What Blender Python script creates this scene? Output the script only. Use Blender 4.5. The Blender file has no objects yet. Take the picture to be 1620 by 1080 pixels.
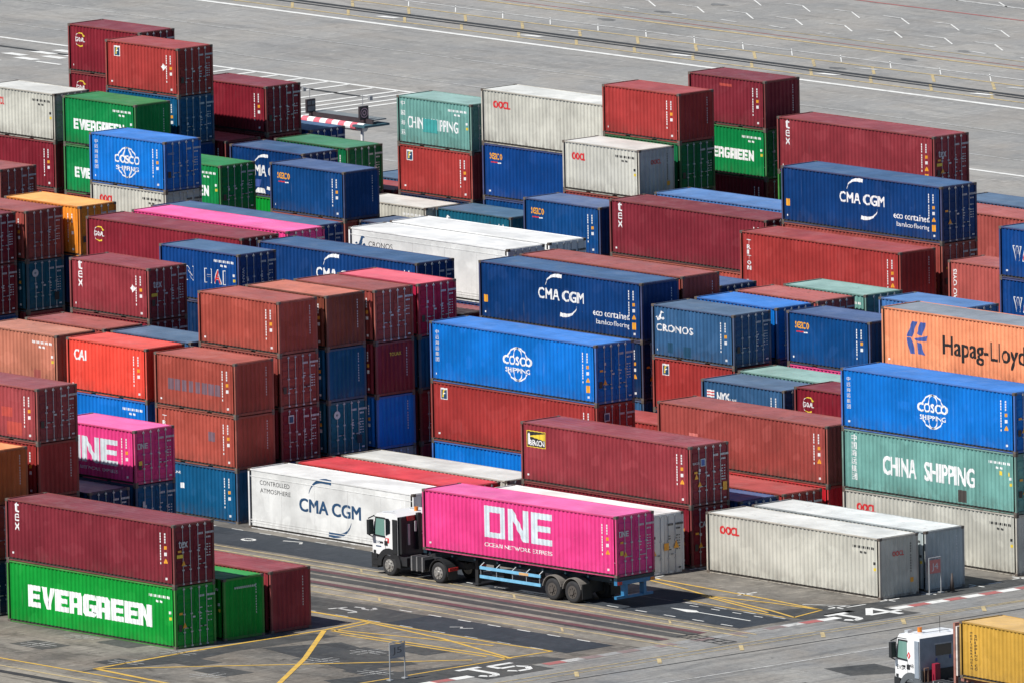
import bpy, bmesh, math, random
from mathutils import Matrix, Vector, Euler
random.seed(7)
sc = bpy.context.scene
COL = sc.collection
# ------------------------------------------------------------------ camera, sky, sun
cam_d = bpy.data.cameras.new("camera")
cam = bpy.data.objects.new("camera", cam_d); COL.objects.link(cam)
cam_d.sensor_width = 36.0
cam_d.lens = 641.357
cam_d.clip_start = 10.0; cam_d.clip_end = 20000.0
cr = Vector((0.65775563, 0.7529703, -0.01983092))
cu = Vector((-0.09778458, 0.11146531, 0.98894573))
cb = Vector((0.74685722, -0.64854546, 0.14694582))
mw = Matrix((cr, cu, cb)).transposed().to_4x4()
mw.translation = Vector((624.66, -564.86, 137.61))
cam.matrix_world = mw
sc.camera = cam
SUN = Vector((-0.14, -0.76, 1.0)).normalized()          # towards the sun
elev = math.asin(SUN.z); azim = math.atan2(SUN.x, SUN.y)
world = bpy.data.worlds.new("World"); sc.world = world
world.use_nodes = True
wn = world.node_tree.nodes; wn.clear()
wo = wn.new("ShaderNodeOutputWorld"); wb = wn.new("ShaderNodeBackground"); sky = wn.new("ShaderNodeTexSky")
sky.sky_type = 'NISHITA'; sky.sun_disc = False
sky.air_density = 1.0; sky.dust_density = 0.1; sky.ozone_density = 4.0; sky.altitude = 300.0
sky.sun_elevation = elev; sky.sun_rotation = azim
wb.inputs['Strength'].default_value = 0.062
world.node_tree.links.new(sky.outputs[0], wb.inputs[0]); world.node_tree.links.new(wb.outputs[0], wo.inputs[0])
sun_d = bpy.data.lights.new("sun", 'SUN'); sun_d.energy = 5.0; sun_d.angle = math.radians(0.53); sun_d.color = (1.0, 0.965, 0.90)
sun = bpy.data.objects.new("sun", sun_d); COL.objects.link(sun)
sun.rotation_euler = SUN.to_track_quat('Z', 'Y').to_euler()
sun.location = SUN * 300
vs = sc.view_settings
vs.view_transform = 'Standard'; vs.look = 'None'; vs.exposure = 0.32; vs.gamma = 1.0; vs.use_curve_mapping = False

# ------------------------------------------------------------------ helpers
def lin(c):
    c = c / 255.0
    return c / 12.92 if c <= 0.04045 else ((c + 0.055) / 1.055) ** 2.4
KSIDE = 1.0
def rgb(r, g, b, k=KSIDE):
    return tuple(min(0.85, max(0.0012, lin(v) / k)) for v in (r, g, b)) + (1.0,)

class N:
    """small node-graph helper"""
    def __init__(self, name):
        self.m = bpy.data.materials.new(name); self.m.use_nodes = True
        self.t = self.m.node_tree; self.t.nodes.clear()
        self.out = self.t.nodes.new("ShaderNodeOutputMaterial")
        self.b = self.t.nodes.new("ShaderNodeBsdfPrincipled")
        self.t.links.new(self.b.outputs[0], self.out.inputs[0])
    def link(self, a, b): self.t.links.new(a, b)
    def node(self, typ, **kw):
        n = self.t.nodes.new(typ)
        for k, v in kw.items(): setattr(n, k, v)
        return n
    def val(self, v, sock):
        if hasattr(v, 'links') or hasattr(v, 'is_output'): self.link(v, sock)
        else: sock.default_value = v
    def math(self, op, a, b=0.0, clamp=False):
        n = self.node("ShaderNodeMath", operation=op); n.use_clamp = clamp
        self.val(a, n.inputs[0]); self.val(b, n.inputs[1]); return n.outputs[0]
    def mix(self, f, a, b, blend='MIX'):
        n = self.node("ShaderNodeMix", data_type='RGBA', blend_type=blend)
        self.val(f, n.inputs[0]); self.val(a, n.inputs[6]); self.val(b, n.inputs[7]); return n.outputs[2]
    def noise(self, vec, scale, detail=4.0, rough=0.55):
        n = self.node("ShaderNodeTexNoise"); self.link(vec, n.inputs['Vector'])
        n.inputs['Scale'].default_value = scale; n.inputs['Detail'].default_value = detail; n.inputs['Roughness'].default_value = rough
        return n.outputs['Fac']
    def ramp(self, v, a, b, lo=0.0, hi=1.0):
        n = self.node("ShaderNodeMapRange"); n.clamp = True
        self.link(v, n.inputs[0]); n.inputs[1].default_value = a; n.inputs[2].default_value = b
        n.inputs[3].default_value = lo; n.inputs[4].default_value = hi; return n.outputs[0]
    def scale(self, vec, s):
        n = self.node("ShaderNodeVectorMath", operation='MULTIPLY'); self.link(vec, n.inputs[0]); n.inputs[1].default_value = s; return n.outputs[0]
    def bump(self, h, strength, dist=0.01):
        n = self.node("ShaderNodeBump"); n.inputs['Strength'].default_value = strength; n.inputs['Distance'].default_value = dist
        self.link(h, n.inputs['Height']); self.link(n.outputs[0], self.b.inputs['Normal'])

MATS = {}
def plain(name, col, rough=0.6, metal=0.0, var=0.12):
    if name in MATS: return MATS[name]
    n = N(name); tc = n.node("ShaderNodeTexCoord")
    f = n.noise(tc.outputs['Object'], 3.0)
    c = n.mix(n.ramp(f, 0.3, 0.7), tuple(v * (1 - var) for v in col[:3]) + (1,), tuple(min(.9, v * (1 + var)) for v in col[:3]) + (1,))
    n.link(c, n.b.inputs['Base Color']); n.b.inputs['Roughness'].default_value = rough; n.b.inputs['Metallic'].default_value = metal
    MATS[name] = n.m; return n.m

def paint(name, col, rust=0.35, roof=False, fade=0.0, rough=0.42):
    """weathered container paint: fading, vertical streaks, rust freckles, scuffs"""
    key = name + ("_roof" if roof else "")
    if key in MATS: return MATS[key]
    n = N(key); tc = n.node("ShaderNodeTexCoord"); oi = n.node("ShaderNodeObjectInfo")
    off = n.node("ShaderNodeCombineXYZ")
    n.link(n.math('MULTIPLY', oi.outputs['Random'], 171.0), off.inputs[0])
    n.link(n.math('MULTIPLY', oi.outputs['Random'], 57.0), off.inputs[2])
    add = n.node("ShaderNodeVectorMath", operation='ADD'); n.link(tc.outputs['Object'], add.inputs[0]); n.link(off.outputs[0], add.inputs[1])
    P = add.outputs[0]
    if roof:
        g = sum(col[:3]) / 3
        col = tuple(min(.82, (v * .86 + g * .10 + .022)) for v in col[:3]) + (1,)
    dark = tuple(v * 0.80 for v in col[:3]) + (1,)
    lite = tuple(min(.88, v * 1.13 + 0.003) for v in col[:3]) + (1,)
    c = n.mix(n.ramp(n.noise(P, 0.55, 5), 0.34, 0.68), dark, lite)
    # per container value shift
    hv = n.node("ShaderNodeHueSaturation"); n.link(c, hv.inputs['Color'])
    n.link(n.ramp(oi.outputs['Random'], 0, 1, 0.93, 1.06), hv.inputs['Value']); c = hv.outputs[0]
    if roof:
        s1 = n.noise(n.scale(P, (0.5, 2.2, 1.0)), 1.3, 6)
        c = n.mix(n.ramp(s1, 0.52, 0.75, 0, 0.45), c, tuple(v * 0.6 + 0.02 for v in col[:3]) + (1,))
        dust = n.noise(P, 0.9, 6, 0.65)
        c = n.mix(n.ramp(dust, 0.5, 0.8, 0, 0.35), c, tuple(v * 0.6 + 0.17 for v in col[:3]) + (1,))
        r1 = n.noise(P, 2.6, 6, 0.7)
        c = n.mix(n.ramp(r1, 0.66 - 0.1 * rust, 0.74, 0, 0.8 * min(1, rust * 1.6)), c, (0.075, 0.036, 0.022, 1))
    else:
        # single sheets and ribs weather unevenly; streaks run down the ribs
        rb = n.noise(n.scale(P, (3.6, 3.6, 0.06)), 1.0, 2, 0.5)
        c = n.mix(n.ramp(rb, 0.40, 0.66, 0, 0.30 if sum(col[:3]) < 1.2 else 0.12), c, tuple(v * 0.72 for v in col[:3]) + (1,))
        pt = n.noise(n.scale(P, (0.9, 0.9, 1.0)), 1.0, 1, 0.3)
        c = n.mix(n.ramp(pt, 0.60, 0.63, 0, 0.22 + .2 * rust), c, tuple(min(.85, v * 1.18 + .02) for v in col[:3]) + (1,))
        lo = n.node("ShaderNodeSeparateXYZ"); n.link(tc.outputs['Object'], lo.inputs[0])
        g0 = n.math('MULTIPLY', n.ramp(lo.outputs[2], 0.15, 0.75, 1, 0), n.ramp(n.noise(n.scale(P, (4, 4, 1.4)), 1.0, 6, 0.7), 0.42, 0.66))
        c = n.mix(n.math('MULTIPLY', g0, 0.25 + 0.55 * rust), c, (0.075, 0.052, 0.040, 1))
        st = n.noise(n.scale(P, (5.0, 5.0, 0.35)), 1.0, 5, 0.6)
        c = n.mix(n.ramp(st, 0.55, 0.78, 0, 0.30 + 0.25 * rust), c, tuple(v * 0.62 for v in col[:3]) + (1,))
        ls = n.noise(n.scale(P, (9.0, 9.0, 0.5)), 1.0, 3, 0.5)
        c = n.mix(n.ramp(ls, 0.69, 0.78, 0, 0.28), c, tuple(v * 0.7 + 0.14 for v in col[:3]) + (1,))
        r1 = n.noise(n.scale(P, (2.5, 2.5, 1.1)), 1.6, 8, 0.72)
        c = n.mix(n.ramp(r1, 0.68 - 0.08 * rust, 0.76, 0, 0.85 * min(1, rust * 1.5)), c, (0.085, 0.038, 0.022, 1))
        sp = n.noise(P, 14.0, 2, 0.5)
        c = n.mix(n.ramp(sp, 0.75, 0.79, 0, 0.35), c, (0.40, 0.37, 0.33, 1))
    n.link(c, n.b.inputs['Base Color'])
    n.link(n.ramp(n.noise(P, 1.7, 4), 0.3, 0.7, rough, rough + 0.22), n.b.inputs['Roughness'])
    n.b.inputs['Specular IOR Level'].default_value = 0.42 if roof else 0.2
    n.bump(n.noise(P, 1.6, 3), 0.4, 0.05)
    MATS[key] = n.m; return n.m

def newmesh(name, bm, mats, smooth=False):
    me = bpy.data.meshes.new(name); bm.to_mesh(me); bm.free()
    for m in mats: me.materials.append(m)
    if smooth:
        for p in me.polygons: p.use_smooth = True
    return me
def obj(name, me, parent=None, **props):
    o = bpy.data.objects.new(name, me); COL.objects.link(o)
    if parent: o.parent = parent
    for k, v in props.items(): o[k] = v
    return o
def thing(name, label, cat, loc=(0, 0, 0), rz=0.0, group=None):
    o = bpy.data.objects.new(name, None); COL.objects.link(o)
    o.empty_display_size = 0.5; o.location = loc; o.rotation_euler = (0, 0, rz)
    o['label'] = label; o['category'] = cat
    if group: o['group'] = group
    return o
def box(bm, x0, x1, y0, y1, z0, z1, mi=0):
    v = [bm.verts.new((x, y, z)) for z in (z0, z1) for y in (y0, y1) for x in (x0, x1)]
    for f in ((0, 2, 3, 1), (4, 5, 7, 6), (0, 1, 5, 4), (2, 6, 7, 3), (0, 4, 6, 2), (1, 3, 7, 5)):
        fc = bm.faces.new([v[i] for i in f]); fc.material_index = mi
def prism(bm, pts, y0, y1, mi=0):
    """polygon in xz (counter-clockwise seen from -y) pushed along y"""
    a = [bm.verts.new((p[0], y0, p[1])) for p in pts]; b = [bm.verts.new((p[0], y1, p[1])) for p in pts]
    n = len(pts)
    f = [bm.faces.new(a), bm.faces.new(list(reversed(b)))]
    for i in range(n): f.append(bm.faces.new((a[(i + 1) % n], a[i], b[i], b[(i + 1) % n])))
    for q in f: q.material_index = mi
    return f
def cyl(bm, c, r, y0, y1, seg=20, mi=0, r1=None):
    r1 = r if r1 is None else r1
    a = [bm.verts.new((c[0] + r * math.cos(t), y0, c[1] + r * math.sin(t))) for t in [2 * math.pi * i / seg for i in range(seg)]]
    b = [bm.verts.new((c[0] + r1 * math.cos(t), y1, c[1] + r1 * math.sin(t))) for t in [2 * math.pi * i / seg for i in range(seg)]]
    for i in range(seg):
        f = bm.faces.new((a[i], a[(i + 1) % seg], b[(i + 1) % seg], b[i])); f.material_index = mi
    f = bm.faces.new(list(reversed(a))); f.material_index = mi
    f = bm.faces.new(b); f.material_index = mi
def tube(bm, pts, r, seg=8, mi=0):
    pts = [Vector(p) for p in pts]; rings = []
    for i, p in enumerate(pts):
        d = (pts[min(i + 1, len(pts) - 1)] - pts[max(i - 1, 0)]).normalized()
        a = d.cross(Vector((0, 0, 1)));
        if a.length < 1e-3: a = d.cross(Vector((0, 1, 0)))
        a.normalize(); b = d.cross(a)
        rings.append([bm.verts.new(p + r * (math.cos(t) * a + math.sin(t) * b)) for t in [2 * math.pi * k / seg for k in range(seg)]])
    for i in range(len(rings) - 1):
        for k in range(seg):
            f = bm.faces.new((rings[i][k], rings[i][(k + 1) % seg], rings[i + 1][(k + 1) % seg], rings[i + 1][k])); f.material_index = mi
    for rg in (rings[0], rings[-1]):
        f = bm.faces.new(rg); f.material_index = mi
def fixn(bm): bmesh.ops.recalc_face_normals(bm, faces=bm.faces[:])

# ------------------------------------------------------------------ setting: ground sheets and painted marks
def ground_mat(name, base, dark, lite, streak=(1.0, 1.0), stain=0.5, joints=0.0, jscale=6.0, tint=None, grain=.26):
    """worn paving: cloudy tone, tyre-swept streaks, sharp-edged oil stains, slab joints, coarse grain"""
    n = N(name); g = n.node("ShaderNodeNewGeometry"); P = g.outputs['Position']
    w = n.node("ShaderNodeVectorMath", operation='ADD'); n.link(P, w.inputs[0])
    wn_ = n.node("ShaderNodeTexNoise"); n.link(P, wn_.inputs['Vector']); wn_.inputs['Scale'].default_value = 0.5; wn_.inputs['Detail'].default_value = 3
    n.link(n.scale(wn_.outputs['Color'], (1.6, 1.6, 0)), w.inputs[1]); Q = w.outputs[0]
    c = n.mix(n.ramp(n.noise(Q, 0.16, 7, 0.66), 0.38, 0.62), base, lite)
    c = n.mix(n.ramp(n.noise(Q, 0.11, 7, 0.7), 0.46, 0.64, 0, 0.35 + .6 * stain), c, dark)
    if tint: c = n.mix(n.ramp(n.noise(P, 0.2, 5, 0.6), 0.45, 0.68, 0, 0.65), c, tint)
    S = n.scale(Q, (streak[0], streak[1], 1))
    c = n.mix(n.ramp(n.noise(S, 0.7, 7, 0.68), 0.50, 0.66, 0, .2 + .7 * stain), c, tuple(v * 0.40 for v in base[:3]) + (1,))
    c = n.mix(n.ramp(n.noise(n.scale(P, (streak[0] * .6 + 3, streak[1] * .6, 1)), 0.8, 6, 0.66), 0.54, 0.70, 0, 0.55), c, tuple(min(.8, v * 1.45) for v in lite[:3]) + (1,))
    c = n.mix(n.ramp(n.noise(Q, 0.9, 6, 0.72), 0.60, 0.66, 0, stain * .9), c, tuple(v * 0.28 for v in base[:3]) + (1,))
    if joints:
        br = n.node("ShaderNodeTexBrick"); n.link(P, br.inputs['Vector']); br.inputs['Scale'].default_value = 1.0
        br.offset = 0.0; br.inputs['Mortar Size'].default_value = 0.03; br.inputs['Brick Width'].default_value = jscale; br.inputs['Row Height'].default_value = jscale * .8
        br.inputs['Mortar Smooth'].default_value = 0.5
        c = n.mix(n.math('MULTIPLY', br.outputs['Fac'], joints), c, tuple(v * 0.30 for v in base[:3]) + (1,))
        # slab to slab tone
        vo = n.node("ShaderNodeTexWhiteNoise"); sn = n.node("ShaderNodeVectorMath", operation='SNAP'); n.link(P, sn.inputs[0]); sn.inputs[1].default_value = (jscale, jscale * .8, 50)
        n.link(sn.outputs[0], vo.inputs['Vector']); c = n.mix(n.ramp(vo.outputs['Value'], 0, 1, 0, .28), c, tuple(v * 0.6 for v in base[:3]) + (1,))
    gr = n.ramp(n.noise(P, 3.2, 8, 0.78), 0.30, 0.70, 1 - grain, 1 + grain)
    hv = n.node("ShaderNodeHueSaturation"); n.link(c, hv.inputs['Color']); n.link(gr, hv.inputs['Value']); c = hv.outputs[0]
    n.link(c, n.b.inputs['Base Color']); n.b.inputs['Roughness'].default_value = 0.9
    n.b.inputs['Specular IOR Level'].default_value = 0.2
    n.bump(n.noise(P, 2.0, 4), 0.25, 0.02)
    MATS[name] = n.m; return n.m
APRON = ground_mat("apron_concrete", (0.250, 0.249, 0.245, 1), (0.180, 0.188, 0.195, 1), (0.300, 0.292, 0.276, 1), (0.22, 1.4), 0.30, 0.3, 7.5, (0.285, 0.262, 0.235, 1), .14)
PAVE = ground_mat("block_paving", (0.150, 0.140, 0.126, 1), (0.055, 0.056, 0.058, 1), (0.225, 0.208, 0.182, 1), (0.5, 1.3), 0.75, 0.6, 4.2, (0.185, 0.155, 0.125, 1))
ASPH = ground_mat("lane_asphalt", (0.030, 0.037, 0.046, 1), (0.022, 0.028, 0.036, 1), (0.042, 0.048, 0.057, 1), (0.10, 1.5), 0.25)
ASPH2 = ground_mat("worn_asphalt", (0.048, 0.051, 0.055, 1), (0.030, 0.034, 0.038, 1), (0.078, 0.077, 0.073, 1), (0.10, 1.6), 0.4)
STAIN = ground_mat("stained_concrete", (0.13, 0.135, 0.14, 1), (0.10, 0.103, 0.106, 1), (0.17, 0.17, 0.17, 1), (1, 1), 0.3)
RUNW = ground_mat("runway_concrete", (0.185, 0.172, 0.150, 1), (0.105, 0.102, 0.096, 1), (0.255, 0.232, 0.195, 1), (0.06, 2.2), 0.6)
ROAD = ground_mat("cross_road_concrete", (0.200, 0.203, 0.205, 1), (0.120, 0.126, 0.134, 1), (0.265, 0.258, 0.242, 1), (1.5, 0.12), 0.5, 0.4, 5.0, (0.225, 0.200, 0.170, 1))
def worn(name, col, amount=0.5, rough=0.75, sc_=(1.2, 1.2, 1)):
    n = N(name); g = n.node("ShaderNodeNewGeometry"); P = g.outputs['Position']
    f = n.noise(n.scale(P, sc_), 1.6, 6, 0.7)
    c = n.mix(n.ramp(f, 0.45, 0.72, 0, amount), col, (0.13, 0.125, 0.115, 1))
    n.link(c, n.b.inputs['Base Color']); n.b.inputs['Roughness'].default_value = rough
    MATS[name] = n.m; return n.m
WLINE = worn("white_road_paint", (0.66, 0.66, 0.64, 1), 0.45)
WLINE2 = worn("faded_white_road_paint", (0.46, 0.46, 0.45, 1), 0.95)
YLINE = worn("yellow_road_paint", (0.58, 0.36, 0.055, 1), 0.55)
YLINE2 = worn("faded_yellow_road_paint", (0.46, 0.36, 0.18, 1), 0.9)
RLINE = worn("red_kerb_paint", (0.36, 0.10, 0.095, 1), 0.75)
GLINE = worn("ghost_white_paint", (0.27, 0.27, 0.265, 1), 1.0)
RFADE = worn("ghost_red_paint", (0.22, 0.155, 0.15, 1), 1.0)
MLINE = worn("maroon_track_paint", (0.100, 0.034, 0.042, 1), 0.5)
DARKM = worn("black_joint_sealer", (0.022, 0.024, 0.026, 1), 0.25)

def sheet(name, x0, x1, y0, y1, z, mat, jag=0.0):
    bm = bmesh.new()
    if jag:
        n = max(4, int((x1 - x0) / 2.5)); top = []; bot = []
        for i in range(n + 1):
            x = x0 + (x1 - x0) * i / n
            top.append(bm.verts.new((x, y1 + random.uniform(-jag, jag), z))); bot.append(bm.verts.new((x, y0 + random.uniform(-jag, jag), z)))
        for i in range(n): bm.faces.new((bot[i], bot[i + 1], top[i + 1], top[i]))
    else:
        bm.faces.new([bm.verts.new(p) for p in ((x0, y0, z), (x1, y0, z), (x1, y1, z), (x0, y1, z))])
    return obj(name, newmesh(name, bm, [mat]), None, kind='structure')
def polysheet(name, pts, z, mat):
    bm = bmesh.new(); bm.faces.new([bm.verts.new((p[0], p[1], z)) for p in pts]); fixn(bm)
    for f in bm.faces:
        if f.normal.z < 0: f.normal_flip()
    return obj(name, newmesh(name, bm, [mat]), None, kind='structure')
sheet("ground", -6000, 3000, -3000, 6000, 0.0, APRON)
sheet("cross_road", 1.9, 120, -160, 160, 0.004, ROAD)
sheet("paving", -330, 1.9, -39.0, -16.6, 0.004, PAVE)
sheet("paving", -330, 1.9, -10.9, 35.6, 0.004, PAVE)
sheet("paving", -330, -20, 49.0, 69.2, 0.004, PAVE)
sheet("lane", -330, 1.4, 35.6, 49.0, 0.004, ASPH2)
sheet("lane", -330, 1.35, -10.05, -6.75, 0.008, ASPH, 0.10)
sheet("lane", -330, -6.0, -20.1, -17.3, 0.008, ASPH2, 0.14)
sheet("lane", -12.2, 0.6, -20.0, -17.1, 0.012, ASPH)
polysheet("asphalt_patch", [(-9.6, -6.75), (-9.9, -4.9), (-7.0, -4.6), (-6.3, -6.75)], 0.008, ASPH)
sheet("runway", -330, 1.9, -16.6, -10.9, 0.004, RUNW)
sheet("runway_strip", -330, 1.2, -13.75, -13.0, 0.008, ASPH2, 0.04)
sheet("runway_strip", -330, 1.2, -12.75, -12.25, 0.008, ASPH2, 0.04)
sheet("runway_strip", -330, 1.2, -14.9, -14.25, 0.008, ASPH2, 0.04)
sheet("road", -330, 1.9, -60, -39.0, 0.004, RUNW)
for (x, y) in ((-19.5, -34.85), (-16.8, -31.9), (-12.6, -35.6), (-6.5, -25.9), (-6.3, -28.9), (-2.1, -29.5), (-10.6, -33.2), (-7.4, -34.0), (-5.0, -24.0), (0.4, -3.9)):
    polysheet("asphalt_patch", [(x - 1.3, y - 0.75), (x + 1.2, y - 0.85), (x + 1.35, y + 0.8), (x - 1.15, y + 0.75)], 0.010, ASPH2)
polysheet("asphalt_patch", [(-11, -28.5), (-3, -30), (-2.2, -26.6), (-9.5, -25.0)], 0.008, ASPH2)
polysheet("asphalt_patch", [(-12.2, -38.9), (-12.9, -33.0), (-11.7, -27.6), (-10.6, -33.5)], 0.008, ASPH2)
polysheet("asphalt_patch", [(-13, -30.8), (-12.4, -24.2), (-10.9, -24.0), (-11.3, -30.4)], 0.007, ASPH2)
polysheet("asphalt_patch", [(-2.0, -32.5), (1.8, -33.5), (1.8, -21.0), (0.2, -21.5)], 0.008, ASPH2)
polysheet("asphalt_patch", [(-1.6, -6.2), (1.85, -6.3), (1.85, 16.0), (0.5, 16.0), (0.45, -1.0)], 0.008, ASPH2)
polysheet("asphalt_patch", [(0.3, 5.3), (2.0, 5.4), (1.9, 8.2), (0.2, 8.0)], 0.009, ASPH2)
polysheet("asphalt_patch", [(12.6, -14.9), (13.3, -12.4), (16.3, -12.9), (15.0, -15.4)], 0.008, ASPH2)
polysheet("asphalt_patch", [(14.6, -18.9), (14.8, -18.0), (15.6, -18.1), (15.4, -19.0)], 0.008, ASPH2)

# painted marks: all strokes of one paint are one sheet of paint
MARK = {}
def stroke(mat, pts, w, z=0.016):
    bm = MARK.setdefault(mat.name, (mat, bmesh.new()))[1]
    for a, b in zip(pts[:-1], pts[1:]):
        a = Vector(a).to_2d() if len(a) > 2 else Vector(a); b = Vector(b)
        d = (b - a)
        if d.length < 1e-6: continue
        d.normalize(); nrm = Vector((-d.y, d.x)) * (w / 2)
        q = [a - nrm, b - nrm, b + nrm, a + nrm]
        bm.faces.new([bm.verts.new((p.x, p.y, z)) for p in q])
def quadmark(mat, pts, z=0.016):
    bm = MARK.setdefault(mat.name, (mat, bmesh.new()))[1]
    f = bm.faces.new([bm.verts.new((p[0], p[1], z)) for p in pts])
    f.normal_update()
    if f.normal.z < 0: f.normal_flip()
# ---- near block
stroke(YLINE2, [(-60, -10.45), (3.2, -10.6)], 0.12); stroke(YLINE2, [(-60, -11.35), (3.5, -11.4)], 0.15)
stroke(YLINE2, [(-60, -15.35), (3.8, -15.4)], 0.13); stroke(YLINE2, [(-60, -16.3), (-3, -16.4)], 0.12)
stroke(MLINE, [(-60, -12.35), (1.1, -12.0)], 0.44, 0.013); stroke(MLINE, [(-60, -14.55), (1.2, -14.4)], 0.44, 0.013)
for x in range(-58, 0, 11): stroke(YLINE2, [(x, -10.5), (x + .9, -11.2)], 0.10, 0.014)
for x in range(-57, 0, 13): stroke(YLINE2, [(x, -15.4), (x + .9, -16.1)], 0.10, 0.014)
for i in range(40):
    x = 0.9 - i * 2.05
    if -13 < x < -7: continue
    stroke(WLINE2, [(x - 0.85, -6.72), (x, -6.72)], 0.12, 0.014)
for i in range(12): stroke(WLINE, [(0.6 - i * 2.0 - 0.8, -9.75), (0.6 - i * 2.0, -9.75)], 0.10, 0.014)
for i in range(4): stroke(WLINE, [(-0.2 - i * 1.5 - 0.6, -7.15), (-0.2 - i * 1.5, -7.15)], 0.09, 0.014)
for i in range(16): stroke(WLINE2, [(-1.0 - i * 2.3 - 0.9, -20.05), (-1.0 - i * 2.3, -20.05)], 0.10, 0.017)
for i in range(7): stroke(WLINE, [(-1.0 - i * 2.1 - 0.9, -17.15), (-1.0 - i * 2.1, -17.15)], 0.10, 0.017)
quadmark(WLINE, [(-5.5, -8.2), (-4.0, -7.9), (-3.6, -8.1), (-3.6, -8.3), (-4.0, -8.5)], 0.014); stroke(WLINE, [(-3.6, -8.2), (0.1, -8.2)], 0.11, 0.014)
# ring and digits painted in the lane
for k in range(16):
    a0, a1 = k / 16 * 2 * math.pi, (k + 1) / 16 * 2 * math.pi
    stroke(WLINE, [(-35.7 + .36 * math.cos(a0), -8.4 + .25 * math.sin(a0)), (-35.7 + .36 * math.cos(a1), -8.4 + .25 * math.sin(a1))], 0.16, 0.014)
stroke(WLINE2, [(-34.2, -7.5), (-33.2, -7.2), (-32.8, -7.6)], 0.16, 0.014)
stroke(WLINE2, [(-9.0, -18.8), (-8.6, -18.4), (-8.3, -18.7), (-7.9, -18.3)], 0.12, 0.017)
# the worn "J5" in the lane
stroke(WLINE2, [(-17.2, -19.2), (-16.9, -18.3)], 0.2, 0.017); stroke(WLINE2, [(-17.05, -18.75), (-15.7, -18.85), (-15.45, -19.05), (-15.7, -19.3)], 0.2, 0.017)
stroke(WLINE2, [(-16.7, -18.0), (-16.2, -17.9), (-15.9, -18.15), (-15.5, -18.1), (-15.4, -17.8), (-15.8, -17.6)], 0.18, 0.017)
# yellow hatched keep-clear lines
Y = YLINE
stroke(Y, [(-12.3, -37.6), (-12.75, -31.1), (-12.75, -23.2)], 0.20); stroke(Y, [(-12.75, -23.2), (-13.2, -20.4)], 0.18); stroke(Y, [(-12.2, -23.2), (-12.7, -20.4)], 0.14)
stroke(Y, [(-12.3, -37.6), (-9.5, -34.2), (-6.1, -30.2), (-1.2, -24.2)], 0.17)
stroke(Y, [(-12.2, -37.5), (-7.0, -37.85), (0.5, -38.1)], 0.24)
stroke(Y, [(-12.6, -23.4), (-7.3, -29.1), (-2.9, -34.4), (-0.2, -37.8)], 0.25, 0.018)
stroke(Y, [(-12.6, -23.0), (-6.8, -21.6), (-3.5, -20.9)], 0.15); stroke(Y, [(-12.3, -23.2), (-1.5, -22.7), (-0.3, -22.9)], 0.17); stroke(Y, [(-11.2, -23.6), (-1.4, -23.15)], 0.15)
stroke(Y, [(-13.2, -20.45), (-6.7, -21.2), (-0.2, -22.7)], 0.18, 0.018); stroke(Y, [(-30, -20.35), (-13.2, -20.25)], 0.22, 0.018); stroke(Y, [(-13.2, -20.25), (-4.2, -20.34), (-0.3, -20.1)], 0.15)
stroke(Y, [(-0.3, -20.1), (-0.4, -22.9)], 0.16); stroke(Y, [(-0.2, -23.05), (-0.2, -26.5), (-0.15, -29.0)], 0.14); stroke(Y, [(-0.15, -30.1), (-0.1, -32.5)], 0.14)
stroke(YLINE, [(-60, -38.5), (0, -38.5)], 0.16); stroke(YLINE2, [(-60, -39.6), (0, -39.9)], 0.16); stroke(DARKM, [(-60, -40.6), (0, -40.9)], 0.5, 0.01)
stroke(Y, [(-12.6, -3.45), (-9.4, -4.05), (-6.8, -4.7), (-1.3, -5.6), (1.0, -6.2)], 0.15); stroke(Y, [(-12.3, -3.1), (-3.7, -3.5), (0.3, -3.9)], 0.16)
stroke(Y, [(-6.8, -6.2), (-4.2, -6.35), (0.6, -6.5)], 0.12); stroke(Y, [(-6.9, -4.75), (-3.0, -4.1), (0.3, -3.9)], 0.14); stroke(Y, [(0.3, -3.9), (0.9, -6.2)], 0.13); stroke(Y, [(-7.0, -4.9), (-1.0, -6.1)], 0.14)
# hash crosses marking the container corners
def cross(x, y, s=1.0):
    for d in (-0.16, 0.16):
        stroke(WLINE2, [(x - .95 * s, y + d * 1.2 - .1), (x + .95 * s, y + d * 1.2 + .1)], 0.055); stroke(WLINE2, [(x + d * 1.5 - .05, y - .85 * s), (x + d * 1.5 + .05, y + .85 * s)], 0.055)
for p in ((-19.5, -34.9), (-19.6, -32.2), (-12.6, -35.4), (-26, -35), (-6.5, -25.95), (-6.3, -28.95), (-1.85, -29.5), (-7.0, -35.2), (-12.9, -32.0)): cross(*p)
for p in ((-13.1, 0.3), (0.5, 0.1), (0.5, 2.7), (0.55, 5.7), (0.4, 8.6), (-12.7, -2.9), (-5.8, -3.2), (0.3, -3.0)):
    stroke(WLINE, [(p[0] - .55, p[1]), (p[0] + .5, p[1])], 0.12); stroke(WLINE, [(p[0], p[1] - .5), (p[0], p[1] + .7)], 0.12)
stroke(WLINE, [(0.55, 5.5), (0.6, 7.2)], 0.12); stroke(WLINE, [(0.55, 8.9), (0.6, 11.2)], 0.12); stroke(WLINE, [(0.6, -2.6), (0.6, -1.4)], 0.12); stroke(WLINE2, [(-1.6, -3.4), (0.4, -2.2)], 0.14)
# red and white edge strip
yk = -44.0; k = 0
while yk < 60:
    step = 1.12
    if not (-27.2 < yk + .5 < -23.3 or -5.4 < yk + .5 < -1.7):
        xo = 2.0 + 0.012 * (yk + 20)
        fad = -21.5 < yk < -9.0
        m = (WLINE if yk > -6.5 or yk < -26 else WLINE2) if k % 2 == 0 else RLINE
        if fad: m = GLINE if k % 2 == 0 else RFADE
        quadmark(m, [(xo - .02, yk), (xo + .56, yk), (xo + .56, yk + step), (xo - .02, yk + step)], 0.012)
    yk += step; k += 1
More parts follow.
